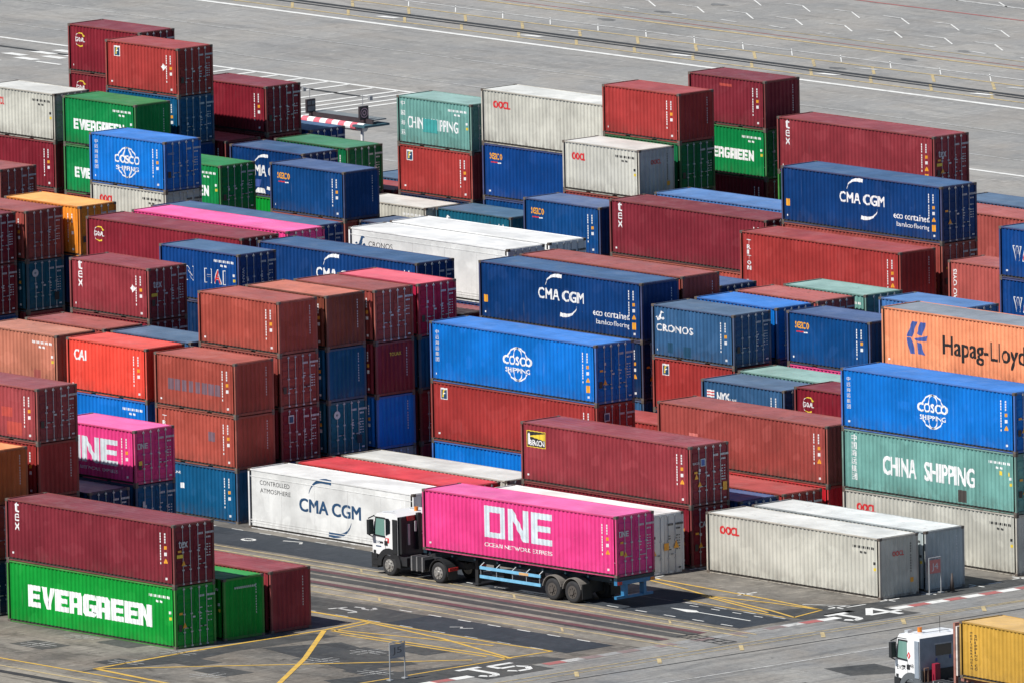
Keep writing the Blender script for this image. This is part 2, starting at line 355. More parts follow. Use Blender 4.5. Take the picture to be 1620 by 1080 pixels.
# "J4" and "J5" block letters painted on the road edge
polysheet("asphalt_patch", [(1.3, -5.5), (4.3, -5.4), (4.3, -1.3), (1.3, -1.5)], 0.010, ASPH2); polysheet("asphalt_patch", [(0.2, -27.3), (3.4, -27.3), (3.4, -23.2), (0.2, -23.2)], 0.010, ASPH2)
stroke(WLINE, [(1.75, -4.95), (1.75, -3.65)], 0.34, 0.02); stroke(WLINE, [(1.75, -4.25), (3.25, -4.25), (3.6, -4.5), (3.6, -4.85), (3.2, -5.1)], 0.34, 0.022)
stroke(WLINE, [(3.85, -2.1), (1.6, -2.1)], 0.34, 0.02); stroke(WLINE, [(1.6, -2.1), (3.05, -3.4)], 0.34, 0.022); stroke(WLINE, [(3.05, -3.4), (3.05, -1.45)], 0.32, 0.024)
stroke(WLINE, [(0.6, -26.7), (0.6, -25.3)], 0.34, 0.02); stroke(WLINE, [(0.6, -26.0), (2.5, -26.0), (2.9, -26.3), (2.8, -26.7), (2.4, -26.9)], 0.34, 0.022)
stroke(WLINE, [(0.75, -23.5), (0.75, -24.9)], 0.32, 0.02); stroke(WLINE, [(0.75, -24.9), (1.6, -24.9)], 0.32, 0.022); stroke(WLINE, [(1.6, -24.9), (1.6, -24.0), (2.1, -23.7), (2.7, -24.1), (2.7, -24.8), (2.3, -25.1)], 0.3, 0.024)
# cross road lines
stroke(YLINE2, [(4.3, -40), (4.6, -11.6), (5.2, 4.5), (6.0, 60)], 0.10); stroke(YLINE2, [(5.0, -40), (5.9, 60)], 0.08)
for yb in range(-44, 60, 5): stroke(YLINE2, [(4.65 + .012 * (yb + 40), yb + .85), (5.75 + .012 * (yb + 40), yb - .05)], 0.20, 0.02)
stroke(DARKM, [(5.9, -40), (6.3, -25), (6.9, -5), (7.6, 60)], 0.10); stroke(WLINE2, [(9.8, -40), (10.15, -22), (10.4, -9), (10.9, 40)], 0.13)
# steel drain grid
for i in range(6): stroke(DARKM, [(0.9 + i * .62, -13.5), (0.9 + i * .62, -12.55)], 0.09, 0.018)
for yy in (-13.5, -13.0, -12.55): stroke(DARKM, [(0.9, yy), (4.1, yy - .08)], 0.08, 0.018)
# ---- far apron
stroke(WLINE, [(-330, 120.4), (-186, 120.05), (-146, 119.7), (-60, 119.3)], 0.42)
stroke(DARKM, [(-330, 123.6), (-187, 123.8), (-123, 123.15), (-60, 122.8)], 0.46); stroke(DARKM, [(-330, 122.95), (-187, 123.1), (-123, 122.5), (-60, 122.2)], 0.30)
stroke(YLINE2, [(-330, 121.6), (-60, 121.2)], 0.22); stroke(YLINE2, [(-330, 126.1), (-60, 125.9)], 0.22); stroke(WLINE2, [(-330, 128.2), (-60, 127.6)], 0.22)
stroke(YLINE2, [(-330, 131.2), (-60, 130.6)], 0.30); stroke(RLINE, [(-330, 145.2), (-60, 145.3)], 0.2)
stroke(RLINE, [(-330, 132.2), (-60, 131.4)], 0.10)
for i in range(24):
    x = -190.5 + i * 4.2; stroke(WLINE, [(x, 128.2), (x + 2.3, 126.2)], 0.065)
for i in range(18):
    x = -194.5 + i * 5.05; stroke(YLINE2, [(x, 125.8), (x + 2.2, 123.95)], 0.17, 0.014); stroke(YLINE2, [(x + 2.9, 123.0), (x + 5.0, 121.2)], 0.17, 0.014)
for i in range(14):
    x = -188 + i * 4.28; stroke(WLINE, [(x, 137.1), (x + 2.3, 135.6)], 0.10); stroke(WLINE2, [(x - 1.7, 137.1), (x, 137.1)], 0.2)
    stroke(WLINE, [(x - 4.2, 141.45), (x - 1.8, 139.9)], 0.09); stroke(WLINE2, [(x - 5.8, 141.5), (x - 4.2, 141.45)], 0.2)
    stroke(WLINE2, [(x + 1, 134.2), (x + 2.6, 134.0)], 0.24)
stroke(WLINE2, [(-170, 149.2), (-120, 148.4)], 0.3)
for i in range(8): stroke(WLINE, [(-163 + i * 4.2, 150.0), (-161 + i * 4.2, 148.8)], 0.1)
stroke(DARKM, [(-170, 152.6), (-120, 152.0)], 0.9)
for i, x in enumerate((-177.1, -164.3, -151.4, -138.8, -125.9)): quadmark(WLINE, [(x - .9, 121.9), (x + .7, 122.1), (x + .9, 122.5), (x - .5, 122.4)], 0.02)
for i, x in enumerate((-164.4, -151.6, -138.7, -126.1)): quadmark(WLINE2, [(x - .9, 124.9), (x + .7, 125.1), (x + .9, 125.5), (x - .5, 125.3)], 0.02)
stroke(WLINE, [(-330, 102.0), (-185, 101.7), (-150, 101.6), (-100, 101.1), (-60, 100.8)], 0.34)
stroke(DARKM, [(-330, 99.2), (-170, 99.2), (-152, 98.6)], 0.34)
for i, x in enumerate((-166.5, -164.6, -162.6, -160.4, -158.2, -156.4, -154.2, -152.1, -150.9, -149.6, -148.4)):
    stroke(WLINE, [(x, 84 if i > 4 else 88), (x, 101.5)], 0.34)
stroke(WLINE2, [(-146, 82), (-130, 82.5)], 0.3)
for q in ((-181.2, 97.4), (-180.4, 98.9), (-179.2, 96.6), (-178.4, 98.0), (-179.9, 100.1), (-177.6, 99.0), (-181.9, 95.6), (-180.6, 94.9)):
    quadmark(WLINE, [(q[0] - 1.0, q[1] - .25), (q[0] + .8, q[1] - .3), (q[0] + 1.0, q[1] + .3), (q[0] - .7, q[1] + .35)], 0.018)
stroke(WLINE, [(-177.8, 96.2), (-175.6, 96.2)], 0.3)
stroke(WLINE2, [(-200, 113.2), (-110, 112.4)], 0.12); stroke(WLINE2, [(-200, 106.0), (-100, 105.2)], 0.12)
stroke(YLINE2, [(-330, 133.2), (-60, 133.0)], 0.12)
# row-end crosses in front of the rear blocks
for key, (m, bm) in MARK.items():
    for f in bm.faces:
        f.normal_update()
        if f.normal.z < 0: f.normal_flip()
    obj("road_marking", newmesh("road_marking", bm, [m]), None, kind='structure')
for (x, y) in ((-166.4, 129.9), (-166.4, 134.3), (-166.4, 138.6), (-140.0, 134.0), (-140.0, 129.5), (-140.3, 124.3)):
    polysheet("oil_stain", [(x + .75 * math.cos(t) * random.uniform(.6, 1.2), y + .38 * math.sin(t) * random.uniform(.6, 1.2)) for t in [k * .5236 for k in range(12)]], 0.010, STAIN)

# ------------------------------------------------------------------ containers
W2 = 1.219
LEN = {20: 6.058, 40: 12.192, 45: 13.30}
S_, H_ = 2.591, 2.896
GAP = 0.015
PER, DEP, RIN = 0.278, 0.048, 0.020
def breaks(L, period=PER):
    a = 0.17; span = L - 2 * a; n = max(1, int(round(span / period))); p = span / n
    pts = [(0.0, 0.0)]
    for i in range(n):
        u = a + i * p
        pts += [(u + p * .13, 0.0), (u + p * .37, 1.0), (u + p * .63, 1.0), (u + p * .87, 0.0)]
    pts.append((L, 0.0)); return pts
BRK = {k: breaks(v) for k, v in LEN.items()}
BRKR = {k: [(u, d * 0.12) for u, d in breaks(v, 0.55)] for k, v in LEN.items()}
def depth_at(bk, u):
    for (u0, d0), (u1, d1) in zip(bk[:-1], bk[1:]):
        if u0 <= u <= u1: return (d0 + (d1 - d0) * (u - u0) / max(1e-9, u1 - u0)) * DEP
    return 0.0
MC = {}
def wall_mesh(l, h, reefer=False):
    k = ('wall', l, h, reefer)
    if k in MC: return MC[k]
    L = LEN[l]; bm = bmesh.new(); bk = (BRKR if reefer else BRK)[l]; z0, z1 = 0.15, h - 0.055
    for sy in (-1, 1):
        a = [bm.verts.new((u - L / 2, sy * (W2 - RIN - d * DEP), z0)) for u, d in bk if 0.05 < u < L - 0.05]
        b = [bm.verts.new((v.co.x, v.co.y, z1)) for v in a]
        for i in range(len(a) - 1):
            q = (a[i], a[i + 1], b[i + 1], b[i]); bm.faces.new(q if sy < 0 else q[::-1])
    if reefer:
        for zz in (0.30, 0.42, h - 0.36):
            box(bm, -L / 2 + .12, L / 2 - .12, -W2 + RIN - .008, -W2 + RIN + .004, zz, zz + .03)
        for i in range(1, 5): box(bm, -L / 2 + L * i / 5 - .008, -L / 2 + L * i / 5 + .008, -W2 + RIN - .005, -W2 + RIN + .004, .46, h - .37)
    bke = breaks(2.438 - 0.2)
    a = [bm.verts.new((-L / 2 + 0.01 + d * DEP, u - W2 + 0.1, z0)) for u, d in bke]; b = [bm.verts.new((v.co.x, v.co.y, z1)) for v in a]
    for i in range(len(a) - 1): bm.faces.new((a[i + 1], a[i], b[i], b[i + 1]))
    MC[k] = newmesh("wall", bm, [None]); return MC[k]
def end_mesh(l, h):
    k = ('end', l, h)
    if k in MC: return MC[k]
    L = LEN[l]; bm = bmesh.new(); bke = breaks(2.438 - 0.2); z0, z1 = 0.15, h - 0.09
    a = [bm.verts.new((L / 2 - 0.01 - d * DEP, u - W2 + 0.1, z0)) for u, d in bke]; b = [bm.verts.new((v.co.x, v.co.y, z1)) for v in a]
    for i in range(len(a) - 1): bm.faces.new((a[i], a[i + 1], b[i + 1], b[i]))
    MC[k] = newmesh("end_wall", bm, [None]); return MC[k]
def roof_mesh(l, h, ribbed):
    k = ('roof', l, h, ribbed)
    if k in MC: return MC[k]
    L = LEN[l]; bm = bmesh.new(); bk = breaks(L, 0.42); d0 = 0.022 if ribbed else 0.008
    a = [bm.verts.new((u - L / 2, -W2 + 0.03, h - 0.012 - d * d0)) for u, d in bk if .04 < u < L - .04]
    b = [bm.verts.new((v.co.x, W2 - 0.03, v.co.z)) for v in a]
    for i in range(len(a) - 1): bm.faces.new((a[i], a[i + 1], b[i + 1], b[i]))
    MC[k] = newmesh("roof", bm, [None]); return MC[k]
def frame_mesh(l, h):
    k = ('frame', l, h)
    if k in MC: return MC[k]
    L = LEN[l]; bm = bmesh.new(); x1 = L / 2
    for sx in (-1, 1):
        for sy in (-1, 1):
            xa, xb = sorted((sx * x1, sx * (x1 - 0.10))); ya, yb = sorted((sy * (W2 - .002), sy * (W2 - 0.11)))
            box(bm, xa, xb, ya, yb, 0.12, h - 0.122)
            xa, xb = sorted((sx * (x1 + .004), sx * (x1 - 0.178))); ya, yb = sorted((sy * (W2 + .004), sy * (W2 - 0.162)))
            for z in (0.0, h - 0.118): box(bm, xa, xb, ya, yb, z, z + 0.124, 1)
        xa, xb = sorted((sx * (x1 - .003), sx * (x1 - 0.07)))
        box(bm, xa, xb, -W2 + .165, W2 - .165, h - 0.10, h - 0.004); box(bm, xa, xb, -W2 + .165, W2 - .165, 0.03, 0.15)
    for sy in (-1, 1):
        ya, yb = sorted((sy * (W2 - .002), sy * (W2 - 0.06)))
        box(bm, -x1 + .18, x1 - .18, ya, yb, h - 0.062, h - 0.003)
        if l == 20:
            segs = ((-x1 + .18, -1.22), (-0.86, 0.86), (1.22, x1 - .18))
            for a, b in segs:
                box(bm, a, b, sy * (W2 - .075) if sy < 0 else yb - .115, sy * (W2 - .075) + .04 if sy < 0 else yb - .075, 0.02, 0.15); box(bm, a, b, ya, yb, 0.015, 0.05)
        else:
            box(bm, -x1 + .18, x1 - .18, -W2 + .075 if sy < 0 else W2 - .115, -W2 + .115 if sy < 0 else W2 - .075, 0.02, 0.15); box(bm, -x1 + .18, x1 - .18, ya, yb, 0.015, 0.05)
    box(bm, -x1 + .1, x1 - .1, -W2 + .07, W2 - .07, 0.05, 0.14, 2)
    MC[k] = newmesh("frame", bm, [None, None, None]); return MC[k]
def door_mesh(l, h, s, reefer=False):
    k = ('door', l, h, s, reefer)
    if k in MC: return MC[k]
    L = LEN[l]; bm = bmesh.new(); x = L / 2 - (0.045 if not reefer else 0.02)
    y0, y1 = sorted((s * 0.012, s * (W2 - 0.112))); z0, z1 = 0.155, h - 0.105
    box(bm, x - .05, x, y0, y1, z0, z1)
    if not reefer:
        n = 5; step = (z1 - z0 - .3) / n
        for i in range(n):
            z = z0 + .15 + i * step
            for yy in (0, 1):
                pass
            a = [(x + .0005, z + step * .12), (x + .024, z + step * .24), (x + .024, z + step * .76), (x + .0005, z + step * .88)]
            va = [bm.verts.new((p[0], y0 + .07, p[1])) for p in a]; vb = [bm.verts.new((p[0], y1 - .07, p[1])) for p in a]
            for j in range(3): bm.faces.new((va[j], vb[j], vb[j + 1], va[j + 1]))
            bm.faces.new(va); bm.faces.new(vb[::-1])
    MC[k] = newmesh("door", bm, [None]); return MC[k]
def bar_mesh(l, h, y):
    k = ('bar', l, h, y)
    if k in MC: return MC[k]
    L = LEN[l]; bm = bmesh.new(); x = L / 2 + 0.004
    tube(bm, [(x, y, 0.06), (x, y, h - 0.04)], 0.017, 6)
    for z in (0.1, 0.75, h * .55, h - 0.13): box(bm, x - .03, x + .024, y - .055, y + .055, z - .035, z + .035)
    s = 1 if y > 0 else -1
    a, b = sorted((y, y + s * -.02 + (.30 if abs(y) > .35 else -.26) * -s))
    box(bm, x + .005, x + .035, a, b, 0.93, 0.965)
    MC[k] = newmesh("locking_bar", bm, [None]); return MC[k]
def use(name, me, mats, parent):
    o = obj(name, me, parent)
    for i, m in enumerate(mats):
        o.material_slots[i].link = 'OBJECT'; o.material_slots[i].material = m
    return o

# ---- lettering ------------------------------------------------------
WHITE = plain("white_lettering", (0.80, 0.80, 0.80, 1), 0.5); BLACKL = plain("black_lettering", (0.02, 0.02, 0.022, 1), 0.5)
REDL = plain("red_lettering", (0.62, 0.03, 0.035, 1), 0.5); ORL = plain("orange_lettering", (0.80, 0.36, 0.03, 1), 0.5)
YELL = plain("yellow_lettering", (0.75, 0.55, 0.05, 1), 0.5); NAVYL = plain("navy_lettering", (0.015, 0.06, 0.14, 1), 0.5)
BLUEL = plain("blue_lettering", (0.055, 0.10, 0.33, 1), 0.5); DIMW = plain("dulled_white_lettering", (0.56, 0.58, 0.60, 1), 0.6)
GREYB = plain("pale_blue_white_lettering", (0.62, 0.69, 0.74, 1), 0.5); GALV = plain("galvanised_bar", (0.46, 0.48, 0.50, 1), 0.5, 0.2)
PATCHD = plain("dark_repair_patch", (0.055, 0.045, 0.04, 1), 0.7); PURPL = plain("faded_purple_lettering", (0.17, 0.10, 0.13, 1), 0.6)
GREENL = plain("green_label", (0.02, 0.22, 0.09, 1), 0.6); PINKR = plain("bright_red_repaint", (0.42, 0.06, 0.045, 1), 0.6)
TXT = {}
def text_polys(s, bold):
    """glyph faces of a string as a list of (verts, faces)"""
    k = (s, bold)
    if k in TXT: return TXT[k]
    cu_ = bpy.data.curves.new("lettering", 'FONT'); cu_.body = s; cu_.size = 1.0; cu_.offset = bold; cu_.resolution_u = 3; cu_.space_character = 1.0 + bold * 2
    o = bpy.data.objects.new("lettering", cu_); COL.objects.link(o)
    bpy.context.view_layer.update()
    me = bpy.data.meshes.new_from_object(o.evaluated_get(bpy.context.evaluated_depsgraph_get()))
    V = [(v.co.x, v.co.y) for v in me.vertices]; F = [tuple(p.vertices) for p in me.polygons]
    bpy.data.objects.remove(o); bpy.data.curves.remove(cu_); bpy.data.meshes.remove(me)
    TXT[k] = (V, F); return TXT[k]
BLK = {  # heavy block capitals on a unit square
    'E': [[(0, 0), (.42, 0), (.42, 1), (0, 1)], [(.42, .76), (1, .76), (1, 1), (.42, 1)], [(.42, .39), (.93, .39), (.93, .61), (.42, .61)], [(.42, 0), (1, 0), (1, .24), (.42, .24)]],
    'V': [[(0, 1), (.4, 1), (.56, .34), (.5, 0), (.34, 0)], [(.5, 0), (.66, 0), (1, 1), (.66, 1), (.50, .34)]],
    'R': [[(0, 0), (.38, 0), (.38, 1), (0, 1)], [(.38, .74), (.84, .74), (1, .86), (.86, 1), (.38, 1)], [(.62, 0), (1, 0), (1, .86), (.84, .74), (.62, .74)], [(.38, .30), (.62, .30), (.62, .5), (.38, .5)]],
    'G': [[(0, .14), (.12, 0), (.4, .24), (.4, .76), (.12, 1), (0, .86)], [(.12, 0), (.86, 0), (1, .14), (.9, .24), (.4, .24)], [(.4, .76), (1, .76), (.9, 1), (.12, 1)], [(.62, .24), (1, .14), (1, .55), (.62, .55)], [(.52, .38), (.62, .38), (.62, .55), (.52, .55)]],
    'N': [[(0, 0), (.36, 0), (.36, 1), (0, 1)], [(.64, 0), (1, 0), (1, 1), (.64, 1)], [(.36, 1), (.36, .5), (.64, 0), (.64, .5)]],
    'O1': [[(0, 0), (.26, 0), (.26, 1), (0, 1)], [(.74, 0), (1, 0), (1, 1), (.74, 1)], [(.26, .80), (.74, .80), (.74, 1), (.26, 1)], [(.26, 0), (.74, 0), (.74, .17), (.26, .17)]],
    'N1': [[(0, 0), (.27, 0), (.27, 1), (0, 1)], [(.73, 0), (1, 0), (1, 1), (.73, 1)], [(.27, 1), (.27, .64), (.73, 0), (.73, .36)]],
    'E1': [[(0, 0), (.34, 0), (.34, 1), (0, 1)], [(.34, .80), (1, .80), (1, 1), (.34, 1)], [(.34, .41), (.95, .41), (.95, .60), (.34, .60)], [(.34, 0), (1, 0), (1, .19), (.34, .19)]],
}
def arcpoly(cx, cy, rx, ry, a0, a1, w0, w1, n=18):
    """crescent / arc band from angle a0 to a1, half-width swelling between w0 and w1"""
    out = []
    for i in range(n):
        t0, t1 = i / n, (i + 1) / n
        q = []
        for t, sgn in ((t0, -1), (t1, -1), (t1, 1), (t0, 1)):
            a = math.radians(a0 + (a1 - a0) * t); w = (w0 + (w1 - w0) * t) / 2 * sgn
            q.append((cx + (rx + w) * math.cos(a), cy + (ry + w) * math.sin(a)))
        out.append(q)
    return out
class Art:
    """flat artwork in metres (u to the right, v up), one object per group, a paint per face, each layer a millimetre proud of the one below"""
    def __init__(self, name="lettering"): self.g = []; self.lay = 0; self.new(name)
    def new(self, name): self.g.append((name, [], [])); return self
    def up(self): self.lay += 4; return self
    def poly(self, m, pts, k=0):
        _n, f, ms = self.g[-1]
        if m not in ms: ms.append(m)
        f.append((ms.index(m), [tuple(p) for p in pts], self.lay + k)); return self
    def polys(self, m, lst):
        for p in lst: self.poly(m, p)
        return self
    def rect(self, m, u, v, w, h): return self.poly(m, [(u, v), (u + w, v), (u + w, v + h), (u, v + h)])
    def text(self, m, s, u, v, w, h, bold=0.02, rot=False):
        """bold: how far copies of the glyphs are spread, in em"""
        V, F = text_polys(s, 0.0)
        xs = [p[0] for p in V]; ys = [p[1] for p in V]
        if not xs: return self
        b = max(0.0, bold) * 0.5
        x0, x1, y0, y1 = min(xs) - b, max(xs) + b, min(ys) - b * .6, max(ys) + b * .6
        sh = [(0, 0)] if b < .006 else [(-b, -b * .6), (b, -b * .6), (b, b * .6), (-b, b * .6)]
        if b > .025: sh.append((0, 0))
        for k, (dx, dy) in enumerate(sh):
            for f in F:
                q = []
                for i in f:
                    a, c = (V[i][0] + dx - x0) / (x1 - x0), (V[i][1] + dy - y0) / max(1e-6, y1 - y0)
                    q.append((u + w * (1 - c), v + h * a) if rot == 'up' else (u + w * c, v + h * (1 - a)) if rot else (u + w * a, v + h * c))
                self.poly(m, q, k)
        return self
    def block(self, m, keys, u, v, w, h, gap=0.06):
        n = len(keys); cw = w / (n + gap * (n - 1))
        for i, c in enumerate(keys):
            x = u + i * cw * (1 + gap)
            for p in BLK[c]: self.poly(m, [(x + a * cw, v + b * h) for a, b in p])
        return self
    def build(self, parent, l, where='side', reefer=False):
        L = LEN[l]; out = []
        for name, faces, ms in self.g:
            if not faces: continue
            bm = bmesh.new(); lk = bm.faces.layers.int.new("lay")
            for mi, pts, lay in faces:
                fc = bm.faces.new([bm.verts.new((p[0], p[1], 0)) for p in pts]); fc.material_index = mi; fc[lk] = lay
            bmesh.ops.triangulate(bm, faces=bm.faces[:])
            for f in bm.faces:
                f.normal_update()
                if f.normal.z < 0: f.normal_flip()
            if where == 'side':
                bk = (BRKR if reefer else BRK)[l]
                us = [v.co.x for v in bm.verts]; lo, hi = min(us), max(us)
                for u, d in bk:
                    if lo < u < hi: bmesh.ops.bisect_plane(bm, geom=bm.verts[:] + bm.edges[:] + bm.faces[:], plane_co=(u, 0, 0), plane_no=(1, 0, 0))
            lay = {}
            for f in bm.faces:
                for v in f.verts: lay[v] = f[lk]
            for v in bm.verts:
                u, z = v.co.x, v.co.y; o = 0.003 + 0.001 * lay.get(v, 0)
                if where == 'side': v.co = (u - L / 2, -(W2 - RIN - depth_at(bk, u)) - o, z)
                else: v.co = (L / 2 + (0.024 if where == 'door' else 0.0) + o, u - W2, z)
            out.append(obj(name, newmesh(name, bm, ms), parent))
        return out
# ---- the marks (L = length, h = height of the box)
def a_tex(L, h, A):
    for i, c in enumerate("tex"): A.text(WHITE, c, .62, h * .80 - i * .42, .36, .36 if c != 't' else .46, .012)
def a_triton(L, h, A):
    for i, c in enumerate("TRITON"): A.text(WHITE, c, .5, h - .62 - i * .27, .30 if c != 'I' else .14, .22, .04)
def horse(A, m, u, v, s):
    A.polys(m, [[(u + s * a, v + s * b) for a, b in p] for p in (
        [(0, .2), (.25, 0), (.5, .1), (.42, .3), (.2, .3)], [(.3, .25), (.6, .15), (.75, .5), (.55, .75), (.42, .55)],
        [(.5, .7), (.62, .98), (.85, 1), (1.05, .82), (.82, .78), (.72, .55)], [(.7, .3), (1.0, .42), (1.12, .25), (.95, .12)], [(-.15, .32), (.05, .45), (.2, .35), (.02, .25)])])
def a_cronos_low(L, h, A):
    A.g[-1] = ('emblem',) + A.g[-1][1:]; horse(A, WHITE, .32, h - .78, .5); A.new('lettering').text(WHITE, "CRONOS", .3, h - 1.28, 2.7, .36, .04)
def a_cronos_row(L, h, A, m=None):
    m = m or WHITE; A.g[-1] = ('emblem',) + A.g[-1][1:]; horse(A, m, .45, h - .95, .62); A.new('lettering').text(m, "CRONOS", 1.55, h - .86, 2.35, .33, .02)
def a_goal(L, h, A):
    A.text(WHITE, "GOAL", .62, h - .92, .74, .24, .05); A.up(); A.polys(YELL, arcpoly(.98, h - .80, .40, .36, 30, 120, .10, .03)); A.polys(WHITE, arcpoly(.98, h - .80, .40, .36, 120, 235, .03, .03)); A.polys(YELL, arcpoly(.98, h - .80, .40, .36, 235, 300, .03, .09))
def a_florens(L, h, A):
    A.new('emblem').rect(WHITE, .72, h - .82, .44, .56); A.up(); A.rect(NAVYL, .76, h - .78, .36, .44)
    A.up(); A.poly(YELL, [(.80, h - .72), (.88, h - .72), (.98, h - .40), (1.10, h - .36), (.84, h - .36)]); A.up(); A.poly(WHITE, [(.86, h - .6), (1.06, h - .52), (1.04, h - .47), (.88, h - .52)])
def a_seaco(L, h, A):
    A.text(ORL, "seaco", .55, h - .80, 1.05, .34, .02); A.rect(REDL, .68, h - .98, .5, .06); A.rect(WHITE, 1.2, h - 1.0, .3, .06)
def a_oocl(L, h, A):
    A.text(REDL, "OOCL", .95 if L > 8 else .72, h - .95, 1.35 if L > 8 else 1.05, .40, .11)
def a_cma(L, h, A, m=None, eco=True, u=4.4, w=3.45, s=.55, cy=None):
    m = m or WHITE; v = h * .50 if cy is None else cy
    A.text(m, "CMA CGM", u, v, w, s, .06); A.new("swoosh")
    k = w / 3.45
    def band(flip):
        q0, q1, q2 = (.55, .70), (.78, 1.34), (1.82, 1.22)
        n = 14; c = []
        for i in range(n + 1):
            t = i / n; px = (1 - t) ** 2 * q0[0] + 2 * t * (1 - t) * q1[0] + t * t * q2[0]; py = (1 - t) ** 2 * q0[1] + 2 * t * (1 - t) * q1[1] + t * t * q2[1]
            dx = 2 * (1 - t) * (q1[0] - q0[0]) + 2 * t * (q2[0] - q1[0]); dy = 2 * (1 - t) * (q1[1] - q0[1]) + 2 * t * (q2[1] - q1[1]); d = math.hypot(dx, dy)
            wd = .012 + .11 * t ** 1.3 * (1 if t < .9 else .8)
            c.append(((px - dy / d * wd, py + dx / d * wd), (px + dy / d * wd, py - dx / d * wd)))
        for (a, b), (e, f) in zip(c[:-1], c[1:]):
            pts = [a, b, f, e]
            if flip: pts = [(3.45 - x, .55 - y) for x, y in pts]
            A.poly(m, [(u + k * x, v + k * y) for x, y in pts])
    band(False); A.new('swoosh'); band(True)
    if eco:
        A.new('lettering').text(WHITE, "eco container", 8.5, .98, 2.7, .32, .02); A.text(WHITE, "bamboo flooring", 8.75, .52, 2.45, .32, .0)
        A.new('placard').rect(ORL, .30, h * .30, .28, .36)
def a_cma20(L, h, A):
    a_cma(L, h, A, eco=False, u=1.5, w=3.1, s=.6, cy=h * .42)
    A.poly(BLUEL, [(2.0, .5), (2.4, .5), (2.5, .9), (2.1, .9)]); A.poly(WHITE, [(2.0, .18), (2.9, .18), (2.7, .45), (2.2, .45)])
def a_cosco(L, h, A):
    cu_, cv = (L / 2 + (.32 if L > 8 else -.05)), h * .49
    k = 1.0 if L > 8 else .96
    R = .80 * k
    for rx in (R, R * .45):
        A.polys(WHITE, arcpoly(cu_, cv, rx, R, 24, 156, .07, .07, 20)); A.polys(WHITE, arcpoly(cu_, cv, rx, R, 212, 328, .07, .07, 20))
    A.g[-1] = ("emblem",) + A.g[-1][1:]; A.up(); A.text(WHITE, "COSCO", cu_ - 1.05 * k, cv - .05, 2.1 * k, .44 * k, .07); A.text(WHITE, "SHIPPING", cu_ - .92 * k, cv - .42, 1.85 * k, .24 * k, .04)
    A.new("lettering")
    for i, c in enumerate("中远海运集团"): A.text(WHITE, c, .40, h * .80 - i * .265, .21, .20, .01)

def a_china(L, h, A):
    if L > 8:
        A.text(WHITE, "CHINA", 2.85, h * .34, 2.35, .92, .07); A.text(WHITE, "SHIPPING", 5.75, h * .34, 3.55, .92, .07)
        A.new("lettering")
        for i, c in enumerate("中国海运集团"): A.text(WHITE, c, .62, h * .86 - i * .37 - .12, .42, .33, .02)
        A.new("placard").rect(YELL, 11.0, h * .62, .22, .2); A.rect(YELL, 11.6, h * .62, .14, .18); A.new("repair_patch").rect(PATCHD, 8.1, .22, .62, .58)
    else:
        A.text(WHITE, "CHINA SHIPPING", .82, h * .36, 4.1, .62, .03)
        A.new("lettering")
        for i, c in enumerate("中国海运"): A.text(WHITE, c, .28, h * .84 - i * .52 - .1, .32, .26, .02)
        A.up().up(); A.new("repair_patch").rect(MATS['teal_lettering_patch'], 2.1, .80, 1.15, .72)
def a_evergreen40(L, h, A):
    A.block(WHITE, list("EVERGREEN"), 1.45, h * .30, 9.0, 1.03, .05)
def a_evergreen20(L, h, A):
    A.block(WHITE, list("EVERGREEN"), .82, h * .34, 4.25, .56, .05)
def a_one45(L, h, A):
    k = L / 13.3
    A.block(GREYB, ['O1', 'N1', 'E1'], 4.25 * k, h * .36, 4.6 * k, 1.5, .12)
    A.text(WHITE, "OCEAN NETWORK EXPRESS", 4.25 * k, h * .205, 4.6 * k, .19, .03)
def a_one20(L, h, A):
    A.block(GREYB, ['O1', 'N1', 'E1'], .75, h * .30, 3.95, 1.22, .12); A.text(WHITE, "OCEAN NETWORK EXPRESS", .75, h * .17, 3.95, .15, .02)
def a_wanhai(L, h, A):
    for i, c in enumerate("WAN HAI"):
        if c == ' ': continue
        u = .62 + i * .70; v = h * .38; w = .56 if c != 'I' else .2
        A.lay = 0; A.text(WHITE, c, u, v, w, .72, .05); A.lay = 6; A.text(REDL if c == 'A' and i > 2 or c == 'A' else MATS['wan_hai_blue'], c, u + .05, v + .04, w - .1, .64, .014)
def a_wanhai_big(L, h, A):
    for i, c in enumerate("WAN HAI"):
        if c == ' ': continue
        u = 1.0 + i * .66; v = h * .36; w = .62 if c != 'I' else .22
        A.lay = 0; A.text(WHITE, c, u, v, w, .78, .06); A.lay = 6; A.text(REDL if c == 'A' else MATS['wan_hai_blue'], c, u + .05, v + .05, w - .1, .68, .018)
def a_cai(L, h, A): A.text(WHITE, "CAI", .52, h - 1.02, .92, .52, .07)
def a_beacon(L, h, A):
    A.rect(YELL, .42, h - 1.17, 1.32, .80); A.up(); A.rect(BLACKL, .46, h - 1.13, 1.24, .72)
    A.up(); A.poly(YELL, [(.62, h - .62), (1.68, h - .46), (1.68, h - .80), (.66, h - .66)]); A.poly(WHITE, [(.50, h - 1.05), (.62, h - 1.05), (.60, h - .55), (.55, h - .48), (.50, h - .55)])
    A.up(); A.text(WHITE, "BEACON", .66, h - 1.08, 1.0, .28, .05)
def a_nyk(L, h, A):
    A.polys(REDL, [[(.38, h - .62), (.88, h - .62), (.88, h - .56), (.38, h - .56)], [(.38, h - .76), (.88, h - .76), (.88, h - .70), (.38, h - .70)]])
    A.rect(WHITE, .38, h - .70, .5, .08); A.rect(WHITE, .38, h - .56, .5, .08); A.rect(WHITE, .38, h - .84, .5, .08)
    A.new('lettering').text(WHITE, "NYK", 1.08, h - .92, .95, .38, .07); A.text(WHITE, "LINE", 2.08, h - .92, .42, .13, .04)
